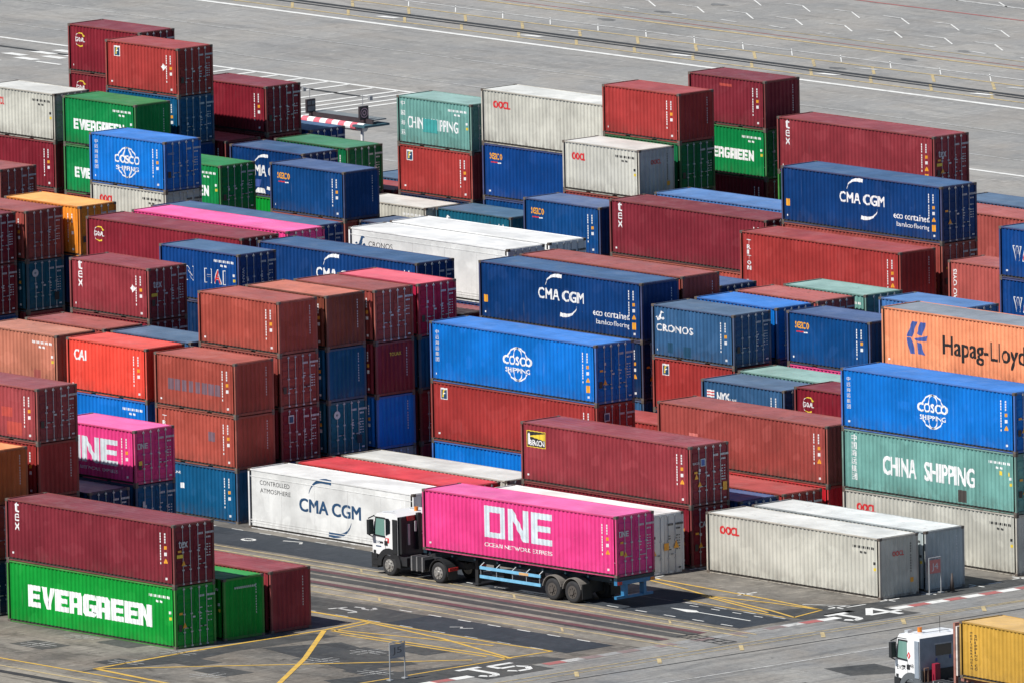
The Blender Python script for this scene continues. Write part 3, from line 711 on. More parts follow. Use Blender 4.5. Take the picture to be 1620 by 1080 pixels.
def a_hapag(L, h, A):
    B = BLUEL; u, v = 1.75, h * .27; k = 1.0
    for p in ([(0, .82), (.42, 1.60), (.78, 1.60), (.40, .82)], [(0, .78), (.36, .78), (.62, .02), (.22, .02)], [(.72, 1.0), (1.0, 1.60), (1.42, 1.60), (1.12, .92)], [(.55, .78), (1.12, .88), (1.52, .98), (1.45, .70), (.72, .66)], [(.72, .62), (1.02, .58), (1.30, .02), (.78, .05)]):
        A.poly(B, [(u + a * k, v + b * k) for a, b in p])
    A.g[-1] = ('emblem',) + A.g[-1][1:]; A.new('lettering').text(BLACKL, "Hapag-Lloyd", 4.35, h * .24, 5.9, 1.22, .028)
def a_reefer_cma(L, h, A):
    a_cma(L, h, A, NAVYL, False, 3.75, 4.55, .66, h * .42)
    A.new('lettering').text(BLACKL, "CONTROLLED", .85, h - .70, 2.2, .22, .0); A.text(BLACKL, "ATMOSPHERE", .87, h - 1.08, 2.25, .22, .0)
def a_reefer_cronos(L, h, A):
    A.g[-1] = ('emblem',) + A.g[-1][1:]; horse(A, NAVYL, .55, h - .98, .66); A.new('lettering').text(BLACKL, "CRONOS", 1.5, h - .86, 1.85, .28, .01)
def a_sao(L, h, A): A.text(WHITE, "SAO OVIS", .32, h * .16, .26, h * .68, .05, rot='up')
def a_med(L, h, A):
    for i, c in enumerate("MEDITERRANEAN"): A.text(BLACKL, c, .72, h * .80 - i * .135, .10 if c != 'I' else .04, .095, .03)
    for i, c in enumerate("SHIPPING CO"):
        if c != ' ': A.text(BLACKL, c, 1.02, h * .75 - i * .15, .13 if c != 'I' else .05, .12, .04)
def a_purple(L, h, A):
    for i in range(8): A.rect(PURPL, 1.0 + i * .5, h * .34, .38, .55)
def a_whitesq(L, h, A): A.rect(WHITE, 1.15 if L < 8 else .9, h * .62, .30, .26)
def a_kline(L, h, A): A.text(WHITE, "NYK", .55, h - .55, .7, .3, .06); A.text(WHITE, "LINE", 1.3, h - .55, .5, .12, .03); A.new('placard').rect(WHITE, 1.75, h * .52, .3, .26)
def a_tougne(L, h, A): pass
def a_patch(L, h, A):
    r = random.Random(L * 7 + h)
def a_diamond(L, h, A):
    A.g[-1] = ('placard',) + A.g[-1][1:]
    u, v = L * .79, h * .58; A.poly(WHITE, [(u, v - .2), (u + .2, v), (u, v + .2), (u - .2, v)])
def a_spatch(L, h, A): A.g[-1] = ('repair_patch',) + A.g[-1][1:]; A.rect(MATS['cronos_patch'], L * .18, .30, .42, .5); A.rect(MATS['cronos_patch'], L * .37, .20, .6, .5)
def a_rpatch(L, h, A): A.g[-1] = ('repair_patch',) + A.g[-1][1:]; A.rect(PINKR, L * .62, h * .10, 1.1, .62); A.rect(PINKR, L * .55, h * .42, .8, .45)
def a_dpatch(L, h, A): A.g[-1] = ('repair_patch',) + A.g[-1][1:]; A.rect(MATS['faded_red_patch'], L * .10, h * .62, .85, .55); A.rect(MATS['faded_red_patch'], L * .70, h * .15, .45, .4)
def a_ppatch(L, h, A): A.g[-1] = ('repair_patch',) + A.g[-1][1:]; A.rect(MATS['pale_red_patch'], L * .18, h * .28, .62, .78)
def a_sq(L, h, A): A.g[-1] = ('repair_patch',) + A.g[-1][1:]; A.rect(PURPL, L * .64, h * .48, .5, .46)

def marks_std(L, h, A, m=None, tri=False, panel=False, rnd=None):
    """identity columns near the door end"""
    m = m or WHITE; r = rnd or random
    u1, u2 = L - 1.02, L - .70
    top = h - .42
    z = top
    for i in range(11):
        A.rect(m, u1, z - .10, .06, .095); z -= .125 if i not in (3, 9) else .19
    z = top
    for i in range(4): A.rect(m, u2, z - .10, .055, .095); z -= .125
    z -= .10; A.rect(ORL, u2 - .02, z - .17, .12, .16); z -= .30; A.rect(m, u2 - .02, z - .17, .12, .16); z -= .32
    if tri: A.poly(ORL, [(u2 - .08, z - .20), (u2 + .18, z - .20), (u2 + .05, z + .03)]); z -= .34
    if panel: A.rect(ORL, u2 - .10, z - .36, .28, .34)
    A.rect(m, u2 + .02, .28, .09, .11)
    A.rect(m, .30 + r.random() * .2, .34, .09, .09)
def marks_top(L, h, A, m=None):
    """number line high on the wall"""
    m = m or WHITE
    for i in range(11):
        A.rect(m, L - 1.95 + i * .145, h * .80, .085, .12)
    for i in range(4): A.rect(m, L - 1.45 + i * .14, h * .72, .08, .10)
    A.rect(m, L - .48, h * .56, .12, .13); A.rect(YELL, L - .46, h * .46, .12, .14)
def marks_door(h, A, r, m=None, tri=False):
    m = m or DIMW
    for row, n in ((h * .80, 4),): 
        for i in range(n): A.rect(m, 1.42 + i * .085, row, .06, .10)
        for i in range(6): A.rect(m, 1.90 + i * .085, row, .06, .10)
    for i in range(3): A.rect(m, 1.95 + i * .09, h * .73, .06, .08)
    for k in range(6):
        z = h * .62 - k * .13
        if r.random() < .7: A.rect(m, 1.44, z, .08 + .10 * r.random(), .045)
        if r.random() < .85: A.rect(m, 1.93, z, .07 + .08 * r.random(), .045); A.rect(m, 2.10, z, .07, .045)
    if r.random() < .6: A.rect(m, .50, h * (.4 + .3 * r.random()), .12, .13)
    if r.random() < .5: A.rect(m, .95 + .1 * r.random(), h * .48, .16, .08)
    if r.random() < .6: A.rect(m, 2.05, .24, .16, .07)
    if r.random() < .6: A.rect(PATCHD, .18, h * .28, .2, .32)
    if tri: A.poly(ORL, [(.42, h * .33), (.68, h * .33), (.55, h * .42)]); A.rect(ORL, .22, h * .55, .2, .1)
def end_blank(h, A, m=None):
    m = m or DIMW
    for i in range(11): A.rect(m, 1.93, h * .84 - i * .125 - (.06 if i > 3 else 0), .05, .075)

# ---- paints ---------------------------------------------------------
P_ = {
 'maroon': ((122, 38, 50), .25), 'maroon2': ((142, 52, 60), .4), 'red': ((160, 54, 52), .35), 'brick': ((166, 76, 64), .5), 'rust': ((152, 70, 64), .9),
 'goal': ((126, 30, 44), .15), 'orred': ((232, 74, 60), .5), 'brown': ((120, 62, 48), .6), 'salmon': ((190, 118, 96), .9), 'rose': ((170, 84, 78), .7),
 'green': ((0, 146, 50), .2), 'dgreen': ((10, 104, 62), .4), 'cosco': ((0, 112, 200), .25), 'cma': ((0, 56, 114), .25), 'seaco': ((2, 66, 124), .35),
 'navy': ((6, 44, 86), .4), 'wan': ((0, 62, 128), .3), 'teal': ((112, 162, 154), .6), 'dteal': ((20, 92, 116), .5), 'nyk': ((0, 82, 124), .5), 'slate': ((52, 92, 132), .5),
 'oocl': ((191, 189, 179), .5), 'deepgreen': ((0, 128, 66), .3), 'dusty': ((148, 64, 68), .5), 'white': ((240, 240, 236), .25), 'pink': ((234, 66, 138), .15), 'dpink': ((176, 30, 70), .3), 'orange': ((240, 140, 44), .4), 'hapag': ((240, 148, 108), .45),
 'yellow': ((192, 150, 62), .3), 'crimson': ((206, 34, 48), .2), 'paleblue': ((170, 180, 182), .5), 'grey': ((150, 152, 150), .5), 'ltblue': ((70, 120, 180), .4), 'obrown': ((178, 92, 46), .6),
}
plain('teal_lettering_patch', rgb(60, 150, 148), .6); plain('wan_hai_blue', rgb(0, 62, 128), .5); plain('cronos_patch', rgb(22, 70, 100), .6)
plain('faded_red_patch', rgb(150, 72, 66), .7); plain('pale_red_patch', rgb(196, 112, 104), .7)
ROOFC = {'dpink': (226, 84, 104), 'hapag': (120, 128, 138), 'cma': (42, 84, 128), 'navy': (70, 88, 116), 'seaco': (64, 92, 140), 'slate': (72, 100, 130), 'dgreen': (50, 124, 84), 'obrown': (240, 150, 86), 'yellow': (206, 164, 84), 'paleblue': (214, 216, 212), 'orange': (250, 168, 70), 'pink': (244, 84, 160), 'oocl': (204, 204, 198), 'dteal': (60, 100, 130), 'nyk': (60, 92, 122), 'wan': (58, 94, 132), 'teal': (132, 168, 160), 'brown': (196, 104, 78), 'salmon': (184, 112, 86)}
CAST = plain("corner_casting_steel", (0.13, 0.105, 0.088, 1), 0.6, 0.1, .4); UNDER = plain("container_floor", (0.03, 0.026, 0.022, 1), 0.9)
def paints(key):
    c, r = P_[key]
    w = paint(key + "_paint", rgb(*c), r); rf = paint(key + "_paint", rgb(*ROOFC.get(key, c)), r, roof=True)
    return w, rf
def frame_paint(key):
    c, r = P_[key]; c = rgb(*c)
    k = .26 if key != 'white' else .06
    return paint(key + "_frame", tuple(v * (1 - k) * .95 + q * k for v, q in zip(c[:3], (.24, .165, .125))) + (1,), min(1, r + .35))
REEF = plain("reefer_panel", (0.80, 0.81, 0.80, 1), 0.4, 0, .02)
GROUP = "shipping containers stacked in the yard"
BUR = "steel shipping container buried in the stacks beneath and behind others"
def container(l, h, key, end, arts, label, x, y, z, rz=0.0, group=GROUP, marks='std', tri=None, buried=False, mcol=None, roofkey=None):
    """x = right end, y = sunny face, z = base (world, unrotated)"""
    L = LEN[l]
    c = Vector((-L / 2, W2, 0)); c.rotate(Euler((0, 0, rz)))
    t = thing("shipping_container", label, "container", (x + c.x, y + c.y, z), rz, group)
    wm, rm = paints(key)
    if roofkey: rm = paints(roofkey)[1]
    reefer = key == 'white'
    if reefer: wm = MATS.get('white_reefer') or paint('white_reefer', (0.69, 0.69, 0.675, 1), .12); rm = paint('white_reefer', (0.68, 0.675, 0.66, 1), .1, roof=True); MATS['white_reefer'] = wm
    wall = use("side_wall", wall_mesh(l, h, reefer), [wm], t)
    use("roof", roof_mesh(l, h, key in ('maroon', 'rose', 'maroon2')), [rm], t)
    fr = use("frame", frame_mesh(l, h), [frame_paint(key), CAST, UNDER], t)
    r = random.Random(int(x * 31 + y * 17 + z * 7))
    if buried:
        use("end_wall", end_mesh(l, h), [wm], t); return t
    if end == 'D':
        for s in (-1, 1):
            d = use("door", door_mesh(l, h, s, reefer), [wm], t)
            for yy in (.24, .68): use("locking_bar", bar_mesh(l, h, s * yy), [GALV], d)
    else:
        ew = use("end_wall", end_mesh(l, h), [wm], t)
    m = mcol or WHITE
    A = Art("identity_marking")
    if marks == 'std': marks_std(L, h, A, m, tri if tri is not None else h > 2.7, h > 2.7 and r.random() < .4, r)
    elif marks == 'top': marks_top(L, h, A, m)
    A.build(wall, l, 'side', reefer)
    if arts:
        for fn in arts:
            A = Art(); fn(L, h, A); A.build(wall, l, 'side', reefer)
    A = Art("identity_marking")
    if end == 'D': marks_door(h, A, r, BLACKL if key in ('oocl', 'white', 'grey') else DIMW, h > 2.7)
    else: end_blank(h, A, BLACKL if key in ('oocl',) else DIMW)
    extra = ENDART.get(label)
    if extra: A.new("lettering"); A.lay = 8; extra(h, A)
    A.build(t, l, 'door' if end == 'D' else 'end')
    return t
ENDART = {}
def stack(x, y, items):
    z = 0.0
    for it in items:
        if len(it) == 2:
            l, h = it
            container(l, h, random.choice(['maroon', 'navy', 'brick', 'slate', 'goal', 'seaco']), 'F', [], BUR, x, y, z, buried=True, group="containers buried in the stacks")
        else:
            l, h, key, end, arts, label = it[:6]; kw = it[6] if len(it) > 6 else {}
            container(l, h, key, end, arts, label, x + kw.pop('dx', 0), y, z, **kw)
        z += h + GAP

def a_patchrow(L, h, A): A.g[-1] = ('repair_patch',) + A.g[-1][1:]; A.rect(PINKR, L * .40, h * .80, 1.0, .14)
def e_tex(h, A): A.text(DIMW, "tex", .26, h * .62, .55, .34, .03); A.rect(YELL, .14, h * .46, .38, .16)
def e_florens(h, A): A.rect(DIMW, .45, h * .72, .34, .40); A.up(); A.rect(NAVYL, .49, h * .735, .26, .30)
def e_touax(h, A): A.text(YELL, "TOUAX", .85, h * .74, .75, .17, .03)
def e_round(h, A): A.polys(DIMW, arcpoly(.5, h * .76, .13, .13, 0, 360, .14, .14)); A.new('placard').rect(BLACKL, 1.75, .45, .3, .42)
def e_one(h, A): A.block(DIMW, ['O1', 'N1', 'E1'], .14, h * .66, .62, .26, .12); A.rect(YELL, .2, h * .36, .2, .2)
def e_oocl(h, A): A.text(REDL, "OOCL", .80, h * .68, .72, .24, .05); A.rect(ORL, 1.9, h * .22, .2, .22)
def e_cosco(h, A): A.text(DIMW, "COSCO", .2, h * .74, .4, .1, .02)
def e_cai(h, A): A.text(DIMW, "CAI", .45, h * .66, .5, .28, .04)
def e_kl(h, A): A.rect(DIMW, .38, h * .20, .16, h * .50); A.up(); A.rect(NAVYL, .41, h * .52, .1, .18); A.rect(NAVYL, .41, h * .38, .1, .18); A.rect(NAVYL, .41, h * .25, .1, .18)
def e_wh(h, A): A.text(DIMW, "WAN HAI", .2, h * .25, .14, h * .5, .03, rot=True)
def e_reef(h, A): A.rect(ORL, .22, h * .36, .28, .24); A.rect(GREENL, .22, h * .26, .28, .20); A.rect(ORL, 1.15, h * .40, .3, .34); A.poly(ORL, [(1.75, h * .42), (2.1, h * .42), (1.92, h * .55)])
def e_beacon(h, A): A.rect(DIMW, .62, h * .66, .3, .36); A.up(); A.rect(BLUEL, .66, h * .67, .22, .3); A.text(DIMW, "BEACON", .12, h * .70, .42, .11, .02); A.rect(ORL, 2.0, h * .22, .26, .40); A.poly(ORL, [(.22, h * .46), (.46, h * .46), (.34, h * .55)])
def e_evg(h, A):
    for i in range(11): A.rect(DIMW, .65 + i * .12, h * .82, .07, .1)

ENDART.update({
 "maroon container with vertical white tex lettering, directly on top of the large green EVERGREEN one": e_tex,
 "short maroon container with vertical white tex and a white diamond placard": e_tex,
 "long maroon tex container at the back right, behind the upper CMA CGM eco container": e_tex,
 "dark maroon door end with a square badge, right of the brown TRITON one": e_florens,
 "long red container with a small square badge, under the middle blue COSCO one": e_florens,
 "maroon container end with yellow TOUAX lettering": e_touax,
 "teal grey door end with a round emblem, beside the blue blank end under TOUAX": e_round,
 "teal doored container under the dusty brown one near the left edge": e_round,
 "short pink ONE container with dark lower edge in shade, beside the red brown TRITON stack": e_one,
 "long pink ONE OCEAN NETWORK EXPRESS container riding on the blue railed trailer": e_one,
 "beige OOCL container on the ground nearest the road with a blank grey end": e_oocl,
 "short grey white OOCL container with black streaks, left of the green doors": e_oocl,
 "short blue COSCO SHIPPING container in front of the green EVERGREEN pair": e_cosco,
 "deep red CAI container on the ground under the maroon BEACON one": e_cai,
 "shaded dark blue container right underneath the short pink ONE container": e_kl,
 "short blue container with outlined WAN HAI letters, one red, behind the short tex box": e_wh,
 "white refrigerated container with hinged doors right behind the pink truck load": e_reef,
 "long maroon container with a black and yellow BEACON sign, above the pink truck load": e_beacon,
 "plain green container wedged on the ground between the EVERGREEN box and a low maroon one": e_evg,
})
s, h = S_, H_
T = dict(marks='top')
# ---- block beside the near road
stack(-13.61, -31.53, [(40, h, 'green', 'D', [a_evergreen40], "bright green container with large white EVERGREEN lettering, on the ground in the near corner", T),
                       (40, h, 'maroon', 'D', [a_tex], "maroon container with vertical white tex lettering, directly on top of the large green EVERGREEN one", dict(tri=True))])
stack(-13.71, -28.50, [(40, h, 'green', 'F', [], "plain green container wedged on the ground between the EVERGREEN box and a low maroon one", T)])
stack(-13.76, -25.61, [(40, h, 'maroon2', 'F', [], "low dusty maroon container on the ground, outermost of the near row beside the lane", dict())])
stack(-27.20, -31.40, [(40, s, 'navy', 'D', [], "dark navy container end on the ground, left of the green EVERGREEN one at the edge"), (40, s, 'rust', 'D', []  , "rust red container under the orange one, left of the maroon tex box"),
                       (40, s, 'obrown', 'F', [], "orange brown container with a bright orange roof, at the edge above the maroon tex box")])
stack(-27.26, -28.25, [(20, s), (20, s), (20, s, 'red', 'F', [], "dark red container with a blank end, between the orange roof and the short pink box"),
                       (20, s, 'dusty', 'D', [a_rpatch], "faded maroon container with bright red repaint patches at the left edge, above the orange one")])
stack(-26.95, -25.45, [(20, s), (20, s, 'navy', 'D', [], "shaded navy container with its roof showing, in the gap left of the pink box's support")])
stack(-26.98, -22.60, [(20, s), (20, s, 'nyk', 'D', [a_kline], "shaded dark blue container right underneath the short pink ONE container"),
                       (20, s, 'pink', 'D', [a_one20], "short pink ONE container with dark lower edge in shade, beside the red brown TRITON stack")])
# ---- block across the lane
stack(-39.65, -5.69, [(20, s, 'nyk', 'F', [a_kline], "teal blue NYK LINE container on the ground at the foot of the brown TRITON stack"),
                      (20, s, 'brick', 'F', [a_triton, a_sq], "brown TRITON container in the middle of a three high stack, behind the short pink box"),
                      (20, s, 'brick', 'F', [a_purple], "red brown container with a faded purple name, on top of the brown TRITON one")])
stack(-46.55, -5.47, [(20, s), (20, s, 'cosco', 'F', [], "bright blue container directly under the orange red CAI one", T), (20, s, 'orred', 'F', [a_cai], "orange red container with white CAI lettering, rust along its lower edge")])
stack(-53.26, -5.53, [(20, s), (20, s, 'brick', 'F', [], "brown container below the pale salmon one at the left edge"), (20, s, 'salmon', 'F', [a_dpatch], "pale salmon container with darker red squares, left of the orange red CAI box", T)])
stack(-53.16, -2.60, [(20, s), (20, s), (20, s, 'rust', 'F', [], "rust red container roof at the foot of the short maroon tex box")])
stack(-46.60, -2.60, [(20, s), (20, s), (20, s, 'slate', 'F', [], "slate blue container roof between the short tex box and the red brown stacks")])
stack(-53.39, 0.49, [(20, s), (20, s), (20, s, 'goal', 'D', [], "shaded dark maroon container end under the short maroon tex box"),
                     (20, s, 'maroon2', 'D', [a_tex, a_diamond], "short maroon container with vertical white tex and a white diamond placard")])
stack(-53.69, 6.51, [(20, s), (20, s), (20, s, 'navy', 'D', [], "dark blue container in shade below the short WAN HAI one"), (20, s, 'wan', 'D', [a_wanhai], "short blue container with outlined WAN HAI letters, one red, behind the short tex box", T)])
stack(-39.92, -2.62, [(20, s), (20, s, 'maroon', 'D', [], "dark maroon door end with a square badge, right of the brown TRITON one"),
                      (20, s, 'rust', 'D', [], "red brown door end under the plain red container, right of the TRITON stack"), (20, s, 'brick', 'F', [], "plain brick red short container topping the four high stack right behind the TRITON stack")])
stack(-39.73, 0.25, [(20, s), (20, s, 'dteal', 'D', [], "teal grey door end with a round emblem, beside the blue blank end under TOUAX"), (20, s, 'nyk', 'F', [], "dark blue blank end under the brown container with the orange rusted roof"),
                     (20, s, 'brown', 'F', [], "brown container with an orange rusted roof, second of four side by side tops")])
stack(-39.40, 3.05, [(20, s, 'grey', 'D', [], "grey door end peeping over the pale roof under the blue blank end"), (20, s, 'cosco', 'F', [], "blue blank container end beneath the maroon TOUAX one"),
                     (20, s, 'maroon', 'F', [], "maroon container end with yellow TOUAX lettering"), (20, s, 'rust', 'D', [], "red brown topped container with dark doors, third of four side by side tops")])
stack(-39.41, 5.84, [(20, s), (20, s, 'maroon', 'D', [], "deeply shaded maroon end beside the bright blue COSCO stack in the middle"), (20, s, 'nyk', 'F', [], "deeply shaded blue end below the bright pinkish red roofed container"),
                     (20, s, 'dpink', 'D', [], "raspberry doored container with a pinkish red roof, in front of a half hidden blue one")])
stack(-26.32, -5.98, [(40, h, 'white', 'D', [a_reefer_cma], "white refrigerated container marked CMA CGM and CONTROLLED ATMOSPHERE, on the ground behind the white truck")])
stack(-26.10, -3.12, [(40, h, 'crimson', 'D', [], "crimson roofed container right behind the white CMA CGM refrigerated one")])
stack(-26.09, -0.26, [(40, h, 'oocl', 'D', [], "pale grey roofed container behind the crimson roof, below the blue COSCO stack", T)])
stack(-26.35, 5.76, [(40, h, 'cosco', 'F', [], "bright blue container at the bottom of the middle COSCO stack"), (40, h, 'red', 'D', [a_florens], "long red container with a small square badge, under the middle blue COSCO one"),
                     (40, h, 'cosco', 'D', [a_cosco], "bright blue COSCO SHIPPING container in the middle, above a long red one", dict(tri=True))])
stack(-13.28, 0.12, [(40, h, 'goal', 'D', [], "deep red CAI container on the ground under the maroon BEACON one"), (40, h, 'maroon2', 'D', [a_beacon], "long maroon container with a black and yellow BEACON sign, above the pink truck load", dict(tri=True))])
stack(-12.91, -3.14, [(40, h, 'white', 'D', [], "white refrigerated container with hinged doors right behind the pink truck load")])
stack(-12.98, 2.98, [(40, h, 'seaco', 'D', [], "blue roofed low container just right of the maroon BEACON one")])
stack(-13.05, 5.82, [(40, h, 'red', 'D', [], "low red roofed container at the foot of the long patched red brown one")])
stack(-13.13, 8.72, [(40, h, 'crimson', 'F', [], "bright red container at ground level under the long red brown one"), (40, h, 'rust', 'F', [a_ppatch], "long red brown container with a pale rectangular patch, left of the right hand COSCO stack", dict(tri=True))])
stack(0.21, -0.12, [(40, h, 'oocl', 'F', [a_oocl], "beige OOCL container on the ground nearest the road with a blank grey end", dict(marks='top', mcol=BLACKL))])
stack(0.26, 2.76, [(40, h, 'paleblue', 'F', [], "grey white container on the ground behind the nearest OOCL one, beside the J4 board", dict(marks='top', mcol=BLACKL))])
stack(-0.08, 8.86, [(40, h, 'oocl', 'F', [a_oocl], "rusty beige OOCL container at the bottom of the right hand COSCO stack", dict(marks='top', mcol=BLACKL)), (40, h, 'teal', 'D', [a_china], "long sea green CHINA SHIPPING container in the middle of the right hand stack", T),
                    (40, h, 'cosco', 'D', [a_cosco], "bright blue COSCO SHIPPING container on top of the long CHINA SHIPPING one", dict(tri=True))])
# ---- second block
stack(-26.09, 17.62, [(20, s), (20, s, 'slate', 'D', [a_nyk], "slate blue NYK LINE container with a striped flag, above the long red brown one")])
stack(-13.14, 17.58, [(40, s), (40, h, 'goal', 'F', [a_goal], "deep maroon GOAL container right of the blue NYK LINE one")])
stack(-35.20, 17.70, [(20, s, 'red', 'F', [], "low red roof glimpsed in the dark gap right of the middle COSCO stack")])
stack(-20.60, 20.60, [(40, s), (40, s, 'teal', 'F', [], "pale green container roof between the slate NYK LINE and the right hand seaco box")])
stack(-33.24, 20.79, [(20, s), (20, s, 'red', 'F', [a_florens], "red container with a small square badge, directly under the slate CRONOS one"), (20, s, 'slate', 'D', [a_cronos_low, a_spatch], "slate blue CRONOS container with a sea horse emblem above a red one")])
stack(-33.45, 23.81, [(20, s), (20, s), (20, s, 'cosco', 'D', [], "bright blue roofed container behind the slate CRONOS one")])
stack(-33.70, 26.75, [(20, s), (20, s), (20, s, 'rose', 'D', [], "ribbed red roof between the bright blue roof and the pale green roof")])
stack(-33.43, 29.68, [(20, s), (20, s), (20, s, 'teal', 'D', [], "weathered sea green roofed container at the foot of the red TRITON one", T)])
stack(-26.49, 29.72, [(20, s), (20, s), (20, s, 'ltblue', 'D', [], "light blue roofed container behind the orange Hapag-Lloyd one")])
stack(-26.56, 23.70, [(20, s), (20, s, 'pink', 'F', [], "pink container showing only a strip under the right hand seaco box"), (20, s, 'seaco', 'F', [a_seaco], "dark blue seaco container left of the orange Hapag-Lloyd one")])
stack(-13.33, 23.53, [(40, h), (40, h), (40, h, 'hapag', 'F', [a_hapag], "orange Hapag-Lloyd container with a blue emblem and grey roof, cut by the right edge")])
stack(-40.04, 20.83, [(40, h), (40, h, 'navy', 'D', [], "shaded navy container below the middle CMA CGM eco container"), (40, h, 'cma', 'F', [a_cma], "dark blue CMA CGM eco container in the middle, above the blue COSCO one", dict(tri=True))])
stack(-40.24, 23.70, [(40, h), (40, h), (40, h, 'rust', 'F', [], "long dusty red roofed container right behind the middle CMA CGM eco container")])
stack(-41.20, 27.00, [(20, s), (20, s), (20, s, 'seaco', 'D', [], "blue roof corner glimpsed between the long dusty red roof and the TRITON box")])
stack(-53.69, 18.07, [(40, h), (40, h), (40, h, 'cma', 'D', [lambda L, h, A: a_cma(L, h, A, None, False)], "dark blue CMA CGM container showing mostly a white swoosh behind the pinkish red roof")])
stack(-53.90, 21.15, [(40, h), (40, h, 'maroon', 'F', [], "maroon container showing only a strip at the foot of the long white CRONOS refrigerated one")])
stack(-53.89, 24.22, [(40, h), (40, h), (40, h, 'white', 'D', [a_reefer_cronos], "long white refrigerated container with dark CRONOS lettering")])
stack(-54.05, 27.10, [(40, h), (40, h), (40, h, 'white', 'D', [], "white refrigerated container roof right behind the one lettered CRONOS")])
stack(-66.98, 17.95, [(40, h), (40, h), (40, h, 'goal', 'D', [a_goal], "long deep maroon GOAL container in front of the pink roof")])
stack(-67.09, 21.07, [(40, h), (40, h), (40, h, 'pink', 'D', [], "long pink roofed container behind the long maroon GOAL one")])
stack(-69.20, 24.10, [(40, s), (40, h), (40, h, 'wan', 'D', [], "dark blue container end at the right end of the long pink roof")])
stack(-88.05, 18.22, [(20, s), (20, s, 'goal', 'D', [], "dark maroon doors, lower of two at the left edge beside the teal door end"), (20, s, 'goal', 'D', [], "dark maroon doors, upper of two at the left edge left of the brown door end")])
stack(-87.79, 21.13, [(20, s), (20, s, 'dteal', 'D', [], "teal doored container under the dusty brown one near the left edge"), (20, s, 'rust', 'D', [], "dusty brown roofed container with dark doors, in front of the yellow orange one")])
stack(-87.04, 24.07, [(20, s), (20, s), (20, s, 'orange', 'D', [], "yellow orange roofed container near the left edge")])
stack(-100.77, 30.14, [(20, s), (20, s), (20, s, 'rust', 'D', [], "red brown roofed container at the left edge in front of the grey white OOCL stack")])
stack(-87.60, 30.29, [(20, s), (20, s), (20, s, 'oocl', 'D', [a_oocl], "grey white OOCL container under the short blue COSCO one", dict(marks='top', mcol=BLACKL)), (20, s, 'cosco', 'D', [a_cosco], "short blue COSCO SHIPPING container in front of the green EVERGREEN pair")])
# ---- rear block
stack(-114.52, 50.81, [(20, s), (20, s, 'deepgreen', 'F', [a_evergreen20], "green EVERGREEN container, lower of two, cut off by the short COSCO box", T), (20, s, 'deepgreen', 'F', [a_evergreen20], "green EVERGREEN container, upper of two, behind the short COSCO box", T)])
stack(-121.31, 50.85, [(20, s), (20, s, 'goal', 'F', [], "deep red container under the grey white one at the left edge"), (20, s, 'oocl', 'D', [lambda L, h, A: A.text(REDL, "OOCL", .75, h - .95, 1.05, .42, .075)], "rusty grey white container at the left edge beside the EVERGREEN pair", dict(marks='top', mcol=BLACKL))])
stack(-115.17, 54.39, [(20, s), (20, s), (20, s, 'nyk', 'D', [], "dark teal blue doors beneath the red container with a white diamond"), (20, s, 'red', 'D', [a_florens, a_diamond], "brick red container with a small badge and white diamond, behind the upper EVERGREEN one")])
stack(-121.82, 57.32, [(20, s), (20, s), (20, s, 'goal', 'F', [a_goal], "deep maroon GOAL container, lower of two, mostly hidden at the upper left"), (20, s, 'goal', 'D', [a_goal], "deep maroon GOAL container, upper of two, farthest at the upper left")])
stack(-114.78, 60.15, [(20, s), (20, s), (20, s, 'goal', 'D', [], "unnamed deep maroon container with dark doors, right of the red one with a diamond")])
stack(-114.60, 57.10, [(20, s), (20, s, 'goal', 'F', [], "shaded maroon roof at the foot of the unnamed deep maroon container")])
stack(-107.50, 50.71, [(20, s), (20, s, 'deepgreen', 'D', [a_evergreen20], "green container with its dark doored end right of the short COSCO box", T)])
stack(-100.58, 53.41, [(20, s, 'rust', 'F', [], "red brown container showing a strip under the seaco box by the long pink roof"), (20, s, 'seaco', 'F', [a_seaco], "dark blue seaco container above the far end of the long pink roof")])
stack(-107.63, 56.60, [(20, s, 'green', 'F', [], "green container glimpsed under the short blue CMA CGM one"), (20, s, 'cma', 'D', [a_cma20], "short blue CMA CGM container between the green end and the seaco box")])
stack(-107.55, 59.66, [(20, s), (20, s, 'dgreen', 'D', [], "faded green roofed container with a dark green doored end, below the red and white gantry")])
stack(-114.40, 62.90, [(20, s), (20, s, 'wan', 'D', [], "small blue roofed container with dark doors right at the red and white gantry")])
stack(-107.60, 66.00, [(20, s, 'slate', 'F', [], "low slate blue roof left of the short CHINA SHIPPING stack, behind a low red one")])
stack(-107.60, 62.85, [(20, s, 'red', 'F', [], "low red roof left of the short CHINA SHIPPING stack")])
stack(-100.91, 62.65, [(20, s), (20, s, 'red', 'F', [a_florens], "red container with a small badge under the short CHINA SHIPPING one"), (20, s, 'teal', 'D', [a_china], "short sea green CHINA SHIPPING container with a patch over its name", T)])
stack(-88.13, 62.85, [(40, h), (40, h, 'wan', 'F', [a_seaco], "long blue seaco container under the long beige OOCL one"), (40, h, 'oocl', 'F', [a_oocl], "long beige OOCL container at the back, above the long blue seaco one", dict(marks='top', mcol=BLACKL))])
stack(-80.86, 56.80, [(20, s), (20, s, 'rust', 'F', [], "red brown edge showing under the short OOCL container in the middle back"), (20, s, 'oocl', 'F', [a_oocl], "short grey white OOCL container with black streaks, left of the green doors", dict(marks='top', mcol=BLACKL))])
stack(-81.18, 59.92, [(20, s), (20, s), (20, s, 'dgreen', 'D', [], "dark green doored container under the bright red one at the back"), (20, s, 'red', 'F', [], "bright red unnamed container at the back, between the beige OOCL and the maroon one")])
